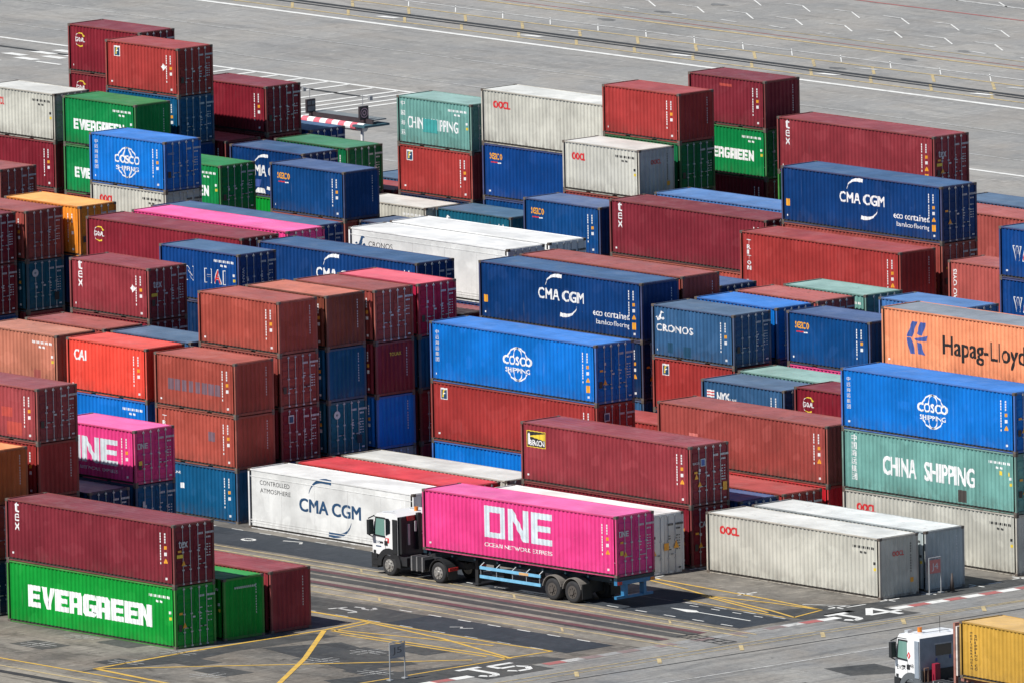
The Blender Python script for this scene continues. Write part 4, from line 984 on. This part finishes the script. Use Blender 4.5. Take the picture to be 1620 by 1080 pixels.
stack(-81.40, 66.15, [(20, s), (20, s, 'goal', 'D', [], "shaded dark container underneath the rear EVERGREEN box beside the long back tex one"), (20, s, 'deepgreen', 'D', [a_evergreen20], "green EVERGREEN container at the back, under an unnamed maroon one", T), (20, s, 'maroon', 'F', [a_patchrow], "maroon unnamed container highest at the back, above the rear EVERGREEN box")])
stack(-67.99, 65.85, [(40, h), (40, h, 'green', 'F', [], "green container showing only a strip under the upper long tex box"), (40, h, 'maroon2', 'D', [a_tex], "long maroon tex container at the back right, behind the upper CMA CGM eco container", dict(tri=True))])
stack(-53.91, 53.47, [(40, h), (40, h, 'rust', 'D', [], "dark doored container below the upper right CMA CGM eco container"), (40, h, 'cma', 'D', [a_cma], "dark blue CMA CGM eco container at the upper right, above the red TRITON one", dict(tri=True))])
stack(-53.21, 49.94, [(40, h), (40, h, 'red', 'F', [a_triton], "long red container with vertical TRITON lettering, below the upper right CMA CGM one", dict(tri=True))])
stack(-67.03, 53.23, [(40, h), (40, h, 'maroon', 'D', [a_tex], "long maroon tex container in the middle, left of the red TRITON one")])
stack(-67.13, 56.45, [(40, h), (40, h, 'ltblue', 'F', [], "pale blue roofed container right behind the middle long tex box")])
stack(-80.28, 53.51, [(20, s), (20, s, 'seaco', 'F', [a_seaco], "dark blue seaco container left of the middle long tex box")])
stack(-94.93, 60.10, [(20, s, 'dteal', 'F', [a_cronos_row], "teal CRONOS container with white sea horse, left of the middle seaco box")])
stack(-101.10, 59.50, [(20, s, 'oocl', 'D', [], "low grey white container at the foot of the short CHINA SHIPPING stack", T)])
stack(-94.44, 54.29, [(20, s, 'navy', 'F', [], "dark grey roof at the left end of the white refrigerated roofs")])
stack(-54.01, 65.39, [(40, h), (40, h, 'slate', 'F', [], "slate blue roof at the right edge, farthest back behind a pinkish red one")])
stack(-54.01, 62.35, [(40, h), (40, h, 'rose', 'F', [], "pinkish red ribbed container at the right edge, right of the upper CMA CGM one")])
stack(-40.13, 50.30, [(20, s), (20, s, 'wan', 'F', [a_wanhai_big], "blue WAN HAI container at the right edge, lower of two"), (20, s, 'wan', 'F', [a_wanhai_big], "blue WAN HAI container at the right edge, upper of two")])
stack(-46.60, 52.70, [(20, s), (20, s, 'rose', 'F', [a_sao], "rusty pink container with sideways white lettering, left of the WAN HAI pair")])

# ------------------------------------------------------------------ vehicles
TYRE = plain("tyre_rubber", (0.022, 0.022, 0.024, 1), 0.85, 0, .3); RIM = plain("wheel_steel", (0.42, 0.41, 0.39, 1), 0.45, 0.6); RIMD = plain("dusty_wheel_steel", (0.075, 0.065, 0.058, 1), 0.7)
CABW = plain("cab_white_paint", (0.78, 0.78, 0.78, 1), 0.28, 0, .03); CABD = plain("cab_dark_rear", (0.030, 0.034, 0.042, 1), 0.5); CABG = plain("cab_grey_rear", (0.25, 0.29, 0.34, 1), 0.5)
BLK_P = plain("black_plastic", (0.018, 0.019, 0.021, 1), 0.55); CHAS = plain("chassis_black", (0.02, 0.021, 0.024, 1), 0.6); SKYB = plain("light_blue_trailer_paint", (0.17, 0.44, 0.66, 1), 0.45, 0, .15)
STEEL = plain("bright_tank_steel", (0.55, 0.56, 0.57, 1), 0.3, 0.8); MUD = plain("dusty_mudguard", (0.17, 0.155, 0.14, 1), 0.7); TEALD = plain("trailer_teal", (0.010, 0.030, 0.046, 1), 0.5)
LAMP = plain("red_lens", (0.5, 0.03, 0.03, 1), 0.25); AMBER = plain("amber_lens", (0.65, 0.2, 0.02, 1), 0.25); RUSTP = plain("rusty_white_panel", (0.62, 0.56, 0.52, 1), 0.6, 0, .3); RUSTR = plain("rusty_red_post", (0.30, 0.13, 0.10, 1), 0.7, 0, .3)
def glass_mat(name, tint, rough=0.06):
    n = N(name); n.b.inputs['Base Color'].default_value = tint; n.b.inputs['Roughness'].default_value = rough; n.b.inputs['Specular IOR Level'].default_value = 0.8
    MATS[name] = n.m; return n.m
GLASS = glass_mat("green_tinted_side_glass", (0.16, 0.30, 0.26, 1)); GLASSD = glass_mat("dark_window_glass", (0.012, 0.016, 0.02, 1))
def bev(bm, w=0.04, seg=2):
    bmesh.ops.bevel(bm, geom=[e for e in bm.edges if len(e.link_faces) == 2 and e.calc_face_angle(0) > 0.5], offset=w, segments=seg, affect='EDGES', clamp_overlap=True)
def wheel(parent, x, y0, y1, r, rim=RIM, dish=True):
    bm = bmesh.new(); n = 28; prof = [(y0 + .02, r * .60), (y0, r * .72), (y0 + .015, r * .93), (y0 + .05, r), (y1 - .05, r), (y1 - .015, r * .93), (y1, r * .72), (y1 - .02, r * .60)]
    rings = [[bm.verts.new((rr * math.cos(a), yy, rr * math.sin(a))) for a in [2 * math.pi * i / n for i in range(n)]] for yy, rr in prof]
    for a, b in zip(rings[:-1], rings[1:]):
        for i in range(n): bm.faces.new((a[i], a[(i + 1) % n], b[(i + 1) % n], b[i]))
    bm.faces.new(rings[-1]); bm.faces.new(rings[0][::-1]); fixn(bm)
    w = thing_part("wheel", newmesh("wheel", bm, [TYRE], True), parent, (x, 0, r))
    bm = bmesh.new()
    if dish:
        cyl(bm, (0, 0), r * .60, y0 + .012, y0 - .002, 24); cyl(bm, (0, 0), r * .50, y0 - .004, y0 - .03, 24, 0, r * .36); cyl(bm, (0, 0), r * .20, y0 - .02, y0 - .09, 16)
        for i in range(8):
            a = i * math.pi / 4; cyl(bm, (r * .44 * math.cos(a), r * .44 * math.sin(a)), .035, y0 - .004, y0 - .05, 8)
    else:
        cyl(bm, (0, 0), r * .60, y0 + .012, y0 + .004, 24); cyl(bm, (0, 0), r * .25, y0 + .004, y0 - .05, 16)
        for i in range(8):
            a = i * math.pi / 4; cyl(bm, (r * .38 * math.cos(a), r * .38 * math.sin(a)), .03, y0 + .004, y0 - .03, 8)
    fixn(bm); obj("rim", newmesh("rim", bm, [rim]), w)
    return w
def thing_part(name, me, parent, loc):
    o = obj(name, me, parent); o.location = loc; return o
def arch(bm, x, z, r0, r1, y0, y1, a0, a1, n=14):
    for i in range(n):
        t0, t1 = math.radians(a0 + (a1 - a0) * i / n), math.radians(a0 + (a1 - a0) * (i + 1) / n)
        p = [(x + r0 * math.cos(t0), z + r0 * math.sin(t0)), (x + r1 * math.cos(t0), z + r1 * math.sin(t0)), (x + r1 * math.cos(t1), z + r1 * math.sin(t1)), (x + r0 * math.cos(t1), z + r0 * math.sin(t1))]
        prism(bm, p, y0, y1)
def tractor(loc, rz, label, rearmat, kind):
    """local frame: front axle at x=0, travelling towards -x, near side y=0, far side y=2.5"""
    t = thing("tractor_truck", label, "truck", loc, rz)
    H = 2.98 if kind == 1 else 3.05
    bm = bmesh.new()
    prism(bm, [(-1.08, .98), (.62, .98), (.62, H - .12), (.45, H), (-.80, H - .04), (-.95, H - .22), (-1.14, 1.75), (-1.14, 1.1)], 0.02, 2.48); bev(bm, .07, 3); fixn(bm)
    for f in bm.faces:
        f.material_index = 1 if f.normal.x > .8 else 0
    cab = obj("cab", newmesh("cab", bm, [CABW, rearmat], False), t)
    bm = bmesh.new(); arch(bm, 0, .50, .53, .82, -.01, .6, -5, 185); arch(bm, 0, .50, .53, .82, 1.9, 2.51, -5, 185); box(bm, -.62, .62, .02, 2.48, .86, .985); fixn(bm)
    obj("wheel_arch", newmesh("wheel_arch", bm, [BLK_P if kind == 1 else plain('grey_plastic', (.10, .11, .12, 1), .6)]), t)
    bm = bmesh.new(); box(bm, -1.20, -.80, 0.0, 2.5, .32, 1.0); bev(bm, .06, 2); fixn(bm); obj("bumper", newmesh("bumper", bm, [BLK_P]), t)
    bm = bmesh.new(); box(bm, -1.1, -.76, -.02, .3, .45, .52); box(bm, -1.1, -.76, -.02, .3, .72, .78); fixn(bm); obj("step", newmesh("step", bm, [BLK_P]), t)
    # side windows, door seam, windscreen
    for side, y in (("side_window", 0.012), ("side_window", 2.488)):
        ya, yb = (y - .012, y + .002) if y < 1 else (y - .002, y + .012)
        bm = bmesh.new(); prism(bm, [(-.93, 1.92), (-.28, 1.88), (-.28, 2.70), (-.84, 2.70)], ya, yb); fixn(bm); o = obj(side, newmesh(side, bm, [GLASS]), cab)
        bm = bmesh.new()
        for a, b in (((-.98, 1.86), (-.86, 2.76)), ((-.86, 2.73), (-.23, 2.73)), ((-.97, 1.88), (-.24, 1.85))):
            d = .035; prism(bm, [(a[0], a[1] - d), (b[0], b[1] - d), (b[0], b[1] + d), (a[0], a[1] + d)] if abs(b[0] - a[0]) > .2 else [(a[0] - d, a[1]), (a[0] + d, a[1]), (b[0] + d, b[1]), (b[0] - d, b[1])], ya - .004 if y < 1 else ya, yb if y < 1 else yb + .004)
        fixn(bm); obj("window_seal", newmesh("window_seal", bm, [BLK_P]), o)
        if kind == 1:
            bm = bmesh.new(); prism(bm, [(-.20, 1.92), (.10, 2.05), (.12, 2.62), (.02, 2.74), (-.20, 2.74)], ya, yb); fixn(bm); obj("quarter_window", newmesh("quarter_window", bm, [GLASSD]), cab)
    bm = bmesh.new()
    bm.faces.new([bm.verts.new(p) for p in ((-1.152, .22, 1.80), (-1.152, 2.28, 1.80), (-.985, 2.28, 2.72), (-.985, .22, 2.72))][::-1]); fixn(bm); obj("windscreen", newmesh("windscreen", bm, [GLASSD]), cab)
    bm = bmesh.new(); box(bm, -1.02, -.84, .15, 2.35, H - .28, H - .18); bev(bm, .03); obj("sun_visor", newmesh("sun_visor", bm, [BLK_P]), cab)
    bm = bmesh.new(); box(bm, -.245, -.235, .008, .022, 1.0, 1.86); box(bm, -.62, -.40, .004, .02, 1.52, 1.60); fixn(bm); obj("door_seam", newmesh("door_seam", bm, [BLK_P]), cab)
    bm = bmesh.new(); box(bm, .30, .60, -.03, .05, 1.1, H - .25); bev(bm, .02); fixn(bm); obj("side_deflector", newmesh("side_deflector", bm, [BLK_P if kind == 1 else rearmat]), cab)
    bm = bmesh.new(); box(bm, -1.0, -.30, .012, .022, H - .24, H - .21); box(bm, -1.06, -.9, .0, .03, 1.02, 1.16); fixn(bm); obj("trim_strip", newmesh("trim_strip", bm, [BLK_P]), cab)
    for yy in (.12, 2.1):
        bm = bmesh.new(); box(bm, -1.23, -1.17, yy, yy + .30, .58, .78); bev(bm, .02); fixn(bm); obj("headlight", newmesh("headlight", bm, [STEEL]), t)
    bm = bmesh.new(); box(bm, -.30, -.08, .0, .03, 1.44, 1.66); bev(bm, .03); obj("side_vent", newmesh("side_vent", bm, [BLK_P]), cab)
    for y in (-.18, 2.68):
        bm = bmesh.new(); box(bm, -1.16, -.98, y - .14, y + .14, 1.92, 2.62); bev(bm, .05, 2); tube(bm, [(-1.2, y, 2.66), (-1.1, 1.25 + (y - 1.25) * .78, 2.78)], .03, 6); tube(bm, [(-1.2, y, 1.9), (-1.15, 1.25 + (y - 1.25) * .82, 1.75)], .03, 6); fixn(bm)
        obj("mirror", newmesh("mirror", bm, [BLK_P]), cab)
    # rear of the cab
    bm = bmesh.new()
    if kind == 1:
        box(bm, .63, .78, .12, .40, 1.1, 2.85); box(bm, .63, .80, 1.2, 1.42, 1.2, 2.95); box(bm, .63, .74, 1.6, 2.3, 1.2, 1.8); bev(bm, .03)
        obj("air_intake", newmesh("air_intake", bm, [BLK_P]), t)
        bm = bmesh.new(); box(bm, .622, .64, 1.35, 2.2, 2.05, 2.6); fixn(bm); obj("rear_window", newmesh("rear_window", bm, [GLASSD]), cab)
        bm = bmesh.new(); box(bm, .622, .66, .62, 1.12, 2.62, 2.86); bm2 = bm; fixn(bm); obj("work_lamp", newmesh("work_lamp", bm, [LAMP]), cab)
        bm = bmesh.new(); box(bm, .80, .84, .5, .62, 1.5, 2.5); box(bm, .80, .84, .95, 1.05, 2.1, 2.6); box(bm, .75, .79, 1.35, 2.3, 1.92, 1.99); fixn(bm); obj("grab_rail", newmesh("grab_rail", bm, [GALV]), cab)
    else:
        bm = bmesh.new(); box(bm, .622, .64, .95, 1.85, 2.05, 2.55); bev(bm, .004); fixn(bm); obj("rear_window", newmesh("rear_window", bm, [GLASSD]), cab)
        bm = bmesh.new(); box(bm, .622, .635, .88, 1.95, 2.56, 2.62); box(bm, .622, .635, 1.87, 1.95, 2.0, 2.6); fixn(bm); obj("window_trim", newmesh("window_trim", bm, [GALV]), cab)
        bm = bmesh.new()
        for y, z in ((.95, 1.78), (1.75, 1.85), (2.1, 1.6), (.8, 1.3), (1.4, 1.2)): box(bm, .622, .64, y, y + .09, z, z + .16)
        fixn(bm); obj("rear_fitting", newmesh("rear_fitting", bm, [MATS['blue_lettering']]), cab)
        bm = bmesh.new(); box(bm, .62, .70, .1, 2.4, .75, 1.45); bev(bm, .03); obj("chassis_cover", newmesh("chassis_cover", bm, [CHAS]), t)
        bm = bmesh.new(); box(bm, .75, .98, .62, .92, .95, 1.75); bev(bm, .03, 2); fixn(bm); obj("red_locker", newmesh("red_locker", bm, [plain("locker_red", (.30, .02, .045, 1), .4)]), t)
        bm = bmesh.new(); tube(bm, [(.82, .12, .6), (.82, .12, 1.6), (.82, .34, 1.6), (.82, .34, .6)], .03, 6); fixn(bm); obj("grab_rail", newmesh("grab_rail", bm, [plain("bare_copper_pipe", (.30, .19, .13, 1), .5, .2)]), t)
        bm = bmesh.new(); cyl(bm, (0, 0), .11, -.0, .25, 14); bmesh.ops.rotate(bm, verts=bm.verts[:], matrix=Matrix.Rotation(math.pi / 2, 3, 'X'), cent=(0, 0, 0)); fixn(bm)
        thing_part("beacon", newmesh("beacon", bm, [AMBER]), cab, (-.3, .8, H - .03))
        bm = bmesh.new(); tube(bm, [(-.5, .5, H), (.3, .5, H + .06), (.3, 2.0, H + .06), (-.5, 2.0, H)], .02, 6); box(bm, -.85, -.6, .35, .65, H - .05, H + .08); fixn(bm); obj("roof_rail", newmesh("roof_rail", bm, [GALV]), cab)
        bm = bmesh.new(); tube(bm, [(.4, 1.4, H - .05), (.4, 1.4, H + .75)], .012, 5); obj("aerial", newmesh("aerial", bm, [BLK_P]), cab)
    if kind == 1:
        bm = bmesh.new(); cyl(bm, (0, 0), .10, 0, .22, 12); bmesh.ops.rotate(bm, verts=bm.verts[:], matrix=Matrix.Rotation(math.pi / 2, 3, 'X'), cent=(0, 0, 0)); fixn(bm)
        thing_part("beacon", newmesh("beacon", bm, [AMBER]), cab, (.35, 1.5, H - .03))
        bm = bmesh.new(); tube(bm, [(-.7, .3, H), (.1, .3, H + .07)], .025, 6); tube(bm, [(-.55, 1.9, H), (.1, 1.9, H + .07)], .025, 6); fixn(bm); obj("air_horn", newmesh("air_horn", bm, [GALV]), cab)
    # lettering on the door
    A = Art()
    if kind == 1:
        A.text(NAVYL, "EVSA", 0, 0, .55, .12, .0); A.new('placard').rect(REDL, .78, .06, .26, .24); A.up(); A.rect(WHITE, .82, .16, .1, .1); A.new('lettering'); A.rect(NAVYL, .03, -.16, .4, .05)
    else:
        A.text(BLACKL, "EVSA", -.08, -.12, .66, .20, .0); A.new('fleet_number').text(BLACKL, "148", .82, .03, .40, .18, .0); A.new('placard').poly(REDL, [(.85, .40), (.99, .58), (.85, .76), (.71, .58)]); A.up(); A.poly(WHITE, [(.85, .48), (.89, .58), (.85, .66), (.81, .58)])
    for name, faces, ms in A.g:
        bm = bmesh.new()
        for mi, pts, lay in faces:
            fc = bm.faces.new([bm.verts.new((-.92 + p[0] * .9, .012 - lay * .001, 1.50 + p[1])) for p in pts]); fc.material_index = mi
        obj(name, newmesh(name, bm, ms), cab)
    # chassis, tank, wheels
    bm = bmesh.new(); box(bm, -.8, 4.35, .82, .98, .72, .98); box(bm, -.8, 4.35, 1.52, 1.68, .72, .98); box(bm, .7, 4.3, .98, 1.52, .6, .9); box(bm, .62, 1.15, .1, 2.4, .55, .95); box(bm, 2.9, 3.9, .75, 1.75, .98, 1.16); fixn(bm)
    obj("chassis", newmesh("chassis", bm, [CHAS]), t)
    bm = bmesh.new(); prism(bm, [(1.35, .55), (1.45, .42), (2.25, .42), (2.35, .55), (2.35, .98), (2.25, 1.08), (1.45, 1.08), (1.35, .98)], .12, .72); fixn(bm)
    tk = obj("fuel_tank", newmesh("fuel_tank", bm, [CHAS]), t)
    bm = bmesh.new()
    for xx in (1.42, 1.78, 2.16): box(bm, xx, xx + .08, .10, .74, .40, 1.10)
    fixn(bm); obj("tank_strap", newmesh("tank_strap", bm, [STEEL]), tk)
    for y0, y1 in ((.02, .32),): wheel(t, 0, y0, y1, .50)
    wheel(t, 0, 2.18, 2.48, .50, RIM, False); wheel(t, 3.42, .0, .60, .50); wheel(t, 3.42, 1.9, 2.5, .50, RIM, False)
    bm = bmesh.new(); arch(bm, 3.42, .50, .60, .64, .0, .62, -12, 178); arch(bm, 3.42, .50, .60, .64, 1.88, 2.5, -12, 178); fixn(bm); obj("mudguard", newmesh("mudguard", bm, [BLK_P]), t)
    bm = bmesh.new(); box(bm, 4.08, 4.14, .05, .62, .62, .78); box(bm, 4.08, 4.14, 1.88, 2.45, .62, .78); fixn(bm); obj("tail_lamp", newmesh("tail_lamp", bm, [LAMP]), t)
    bm = bmesh.new(); box(bm, 4.07, 4.09, .05, .62, .22, .60); fixn(bm); obj("mudflap", newmesh("mudflap", bm, [BLK_P]), t)
    return t
def trailer(loc, rz, label, Lc, floor, axles, detailed=True):
    """local frame: container front at x=0, near side y=0"""
    t = thing("semi_trailer", label, "trailer", loc, rz)
    bm = bmesh.new(); f = floor
    for y in (.70, 1.62): box(bm, .1, Lc - .05, y, y + .14, f - .42, f - .06)
    for i in range(9): box(bm, .3 + i * (Lc - .9) / 8, .42 + i * (Lc - .9) / 8, .1, 2.34, f - .18, f - .04)
    for x in (.02, Lc - .25): box(bm, x, x + .22, .02, 2.42, f - .16, f - .01)
    fixn(bm); fr = obj("frame", newmesh("frame", bm, [TEALD if detailed else RUSTR]), t)
    for x in axles:
        wheel(t, x, .0, .62, .52, RIMD, False); wheel(t, x, 1.84, 2.46, .52, RIMD, False)
    bm = bmesh.new()
    for x in axles:
        arch(bm, x, .54, .62, .66, -.02, .64, 15, 172); arch(bm, x, .54, .62, .66, 1.82, 2.48, 15, 172)
    fixn(bm); obj("mudguard", newmesh("mudguard", bm, [MUD]), t)
    for yy in (.0, 1.84):
        bm = bmesh.new(); box(bm, axles[-1] + .66, axles[-1] + .70, yy, yy + .6, .25, .95); fixn(bm); obj("mudflap", newmesh("mudflap", bm, [BLK_P]), t)
    bm = bmesh.new(); box(bm, axles[0] - .3, axles[-1] + .3, .72, 1.74, .42, 1.0); fixn(bm); obj("axle_frame", newmesh("axle_frame", bm, [CHAS]), t)
    if detailed:
        for z in (.62, 1.04):
            bm = bmesh.new(); box(bm, 3.9, axles[0] - .78, -.01, .04, z - .07, z + .07); fixn(bm); obj("side_guard", newmesh("side_guard", bm, [SKYB]), t)
        bm = bmesh.new(); box(bm, 6.6, 7.25, -.016, -.012, .98, 1.10); fixn(bm); obj("reflector", newmesh("reflector", bm, [plain("faded_amber_tape", (.6, .36, .16, 1), .5)]), t)
        bm = bmesh.new()
        for x in (3.92, 5.0, 6.1, 7.05, 7.95): tube(bm, [(x, .05, .56), (x, .05, 1.12), (x + .1, .2, 1.28)], .025, 6)
        fixn(bm); obj("guard_post", newmesh("guard_post", bm, [GALV]), t)
        bm = bmesh.new()
        for y in (.55, 1.75): box(bm, 3.0, 3.2, y, y + .2, .12, f - .2)
        box(bm, 2.9, 3.3, .45, 2.05, .06, .13); fixn(bm); obj("landing_leg", newmesh("landing_leg", bm, [CHAS]), t)
        bm = bmesh.new(); box(bm, Lc - .22, Lc - .02, .0, 2.46, f - .36, f - .17); box(bm, Lc - .35, Lc - .05, .55, .72, .55, f - .36); box(bm, Lc - .35, Lc - .05, 1.75, 1.92, .55, f - .36); box(bm, Lc - .28, Lc - .12, .05, 2.42, .47, .60); fixn(bm)
        obj("rear_bumper", newmesh("rear_bumper", bm, [plain("deep_blue_bumper", (.03, .17, .34, 1), .45)]), t)
        for y in (.05, 2.15):
            bm = bmesh.new(); box(bm, Lc - .02, Lc + .01, y, y + .26, f - .34, f - .19); fixn(bm); obj("tail_lamp", newmesh("tail_lamp", bm, [AMBER if y > 1 else LAMP]), t)
        bm = bmesh.new(); box(bm, 4.6, 5.4, .15, .6, .55, 1.0); box(bm, 6.2, 6.7, 1.0, 1.6, .6, 1.0); bev(bm, .03); fixn(bm); obj("air_tank", newmesh("air_tank", bm, [CHAS]), t)
    else:
        bm = bmesh.new()
        for y in (.0, 2.30): box(bm, -.46, -.32, y, y + .14, f - .4, f + 2.45)
        box(bm, -.46, -.32, .14, 2.30, f + 2.3, f + 2.45); fixn(bm); hb = obj("headboard", newmesh("headboard", bm, [RUSTR]), t)
        bm = bmesh.new(); box(bm, -.30, -.20, .02, 2.42, f + .05, f + 2.3); fixn(bm); obj("panel", newmesh("panel", bm, [RUSTP]), hb)
    return t
RZ1 = math.radians(2.1); RZ2 = math.radians(-3.0)
P1 = Vector((-20.14, -10.76, 0)); ux = Vector((math.cos(RZ1), math.sin(RZ1), 0)); uy = Vector((-math.sin(RZ1), math.cos(RZ1), 0))
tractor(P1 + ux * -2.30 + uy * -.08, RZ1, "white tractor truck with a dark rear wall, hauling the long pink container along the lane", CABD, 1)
trailer(P1, RZ1, "semi-trailer with light blue side rails under the long pink container", 13.30, 1.50, (8.85, 10.22))
pr = P1 + ux * 13.30
container(45, h, 'pink', 'D', [a_one45], "long pink ONE OCEAN NETWORK EXPRESS container riding on the blue railed trailer", pr.x, pr.y, 1.50, RZ1, GROUP, tri=True)
P2 = Vector((25.65, -18.36, 0)); ux2 = Vector((math.cos(RZ2), math.sin(RZ2), 0)); uy2 = Vector((-math.sin(RZ2), math.cos(RZ2), 0))
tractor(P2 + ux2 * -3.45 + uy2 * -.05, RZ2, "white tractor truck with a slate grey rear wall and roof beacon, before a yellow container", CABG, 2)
trailer(P2, RZ2, "trailer with a rusty headboard carrying the yellow container in the lower right corner", 12.192, 1.50, (8.6, 9.95), False)
pr = P2 + ux2 * 12.192
container(40, s, 'yellow', 'D', [a_med], "yellow container with vertical black MEDITERRANEAN SHIPPING CO letters on a trailer", pr.x, pr.y, 1.50, RZ2, GROUP, marks=None)

# ------------------------------------------------------------------ boards and gantry
GREYP = plain("sign_post_galvanised", (0.38, 0.39, 0.40, 1), 0.5, 0.3)
def board(x, y, w, H, h0, text, boardm, textm, label, name):
    t = thing(name, label, "sign", (x, y, 0), 0)
    for yy in (0, w):
        bm = bmesh.new(); tube(bm, [(0, yy, 0), (0, yy, H)], .03, 8); box(bm, -.14, .14, yy - .10, yy + .10, .012, .06); fixn(bm); obj("post", newmesh("post", bm, [GREYP]), t)
    bm = bmesh.new(); tube(bm, [(0, 0, H), (0, w, H)], .028, 8); tube(bm, [(0, 0, h0 - .02), (0, w, h0 - .02)], .018, 6); fixn(bm); obj("rail", newmesh("rail", bm, [GREYP]), t)
    bm = bmesh.new(); box(bm, -.012, .012, .04, w - .02, h0, H - .10); fixn(bm); b = obj("board", newmesh("board", bm, [boardm]), t)
    A = Art(); A.text(textm, text, .16, h0 + .10, w - .34, (H - h0) * .52, .0)
    bm = bmesh.new()
    for mi, p, lay in A.g[0][1]: bm.faces.new([bm.verts.new((.017 + lay * .001, q[0], q[1])) for q in p])
    for f in bm.faces:
        f.normal_update()
        if f.normal.x < 0: f.normal_flip()
    obj("lettering", newmesh("lettering", bm, A.g[0][2]), b)
board(.74, 2.50, .74, 1.72, .98, "J4", plain("faded_pink_board", (.50, .17, .16, 1), .6), DIMW, "small faded red J4 board on two posts, before the grey white container end", "block_sign")
board(.34, -30.50, .90, 1.75, 1.05, "J5", plain("weathered_grey_board", (.30, .31, .32, 1), .6), plain("dull_letter_grey", (.10, .10, .105, 1), .7), "small grey J5 board on two posts, standing near the big yellow floor lines", "block_sign")
t = thing("traffic_cone", "slim dark cone standing beside the J4 board", "cone", (.95, 3.75, .012))
bm = bmesh.new(); bmesh.ops.create_cone(bm, cap_ends=True, segments=18, radius1=.13, radius2=.03, depth=.85, matrix=Matrix.Translation((0, 0, .46))); obj("cone_body", newmesh("cone_body", bm, [plain("dark_cone_rubber", (.06, .045, .04, 1), .7)], True), t)
bm = bmesh.new(); box(bm, -.17, .17, -.17, .17, 0, .05); bev(bm, .02); obj("base", newmesh("base", bm, [BLK_P]), t)
# inspection gantry behind the rear block
t = thing("inspection_gantry", "red and white striped gantry with a walkway and two sign boxes, behind a small container", "gantry", (-121.2, 68.3, 0))
RW = plain("gantry_red_band", (.62, .13, .17, 1), .5); GW = plain("gantry_white_band", (.80, .80, .80, 1), .5, 0, .04); GDK = plain("gantry_dark_steel", (.04, .03, .035, 1), .5); MESH = plain("walkway_grating", (.16, .18, .19, 1), .7)
bm = bmesh.new(); n = 11
for i in range(n):
    a = -.6 + i * 5.6 / n; tube(bm, [(a, 0, 4.62), (a + 5.6 / n, 0, 4.62)], .22, 14, i % 2)
fixn(bm); obj("beam", newmesh("beam", bm, [GW, RW]), t)
bm = bmesh.new(); box(bm, 0, 5.2, .35, 1.35, 4.96, 5.02); box(bm, .0, 5.3, .28, .36, 4.78, 5.05, 1); fixn(bm); obj("walkway", newmesh("walkway", bm, [MESH, GDK]), t)
for xx in (.0, 4.75):
    bm = bmesh.new(); tube(bm, [(xx, 0, 0), (xx, 0, 4.6)], .09, 10); fixn(bm); obj("post", newmesh("post", bm, [GW]), t)
bm = bmesh.new(); tube(bm, [(0, 0, 3.0), (4.75, 0, 3.0)], .06, 8); fixn(bm); obj("rail", newmesh("rail", bm, [GW]), t)
for xx, nm in ((.15, 0), (4.55, 1)):
    bm = bmesh.new(); box(bm, xx, xx + .14, -.08, .53, 5.0, 5.74); bev(bm, .02); fixn(bm); sb = obj("sign_box", newmesh("sign_box", bm, [GDK]), t)
    bm = bmesh.new()
    if nm:
        for k in range(20):
            a0, a1 = k * math.pi / 10, (k + 1) * math.pi / 10
            for r0, r1 in ((.22, .27), (.08, .14)):
                bm.faces.new([bm.verts.new((xx + .145, .225 + r * math.cos(a), 5.38 + r * math.sin(a))) for r, a in ((r0, a0), (r1, a0), (r1, a1), (r0, a1))])
    else:
        for z0, z1, y0, y1 in ((5.44, 5.65, -.03, .2), (5.44, 5.65, .26, .48), (5.1, 5.35, -.03, .48)): box(bm, xx + .141, xx + .147, y0, y1, z0, z1)
    fixn(bm); obj("sign_face", newmesh("sign_face", bm, [plain("sign_red_ring", (.6, .35, .4, 1), .5) if nm else MESH]), sb)
    bm = bmesh.new(); tube(bm, [(xx + .05, .2, 5.75), (xx + .05, .2, 6.35)], .02, 6); tube(bm, [(xx + .05, .2, 6.3), (xx + .05 + (.5 if nm else -.6), .3, 6.3)], .02, 6); box(bm, xx + (.5 if nm else -.62), xx + (.66 if nm else -.46), .2, .4, 6.1, 6.32); fixn(bm); obj("camera_mast", newmesh("camera_mast", bm, [GREYP]), t)
bm = bmesh.new(); box(bm, 4.4, 5.4, -.4, 1.4, 4.66, 4.78); fixn(bm); obj("platform", newmesh("platform", bm, [plain("gantry_teal_steel", (.05, .12, .15, 1), .6)]), t)
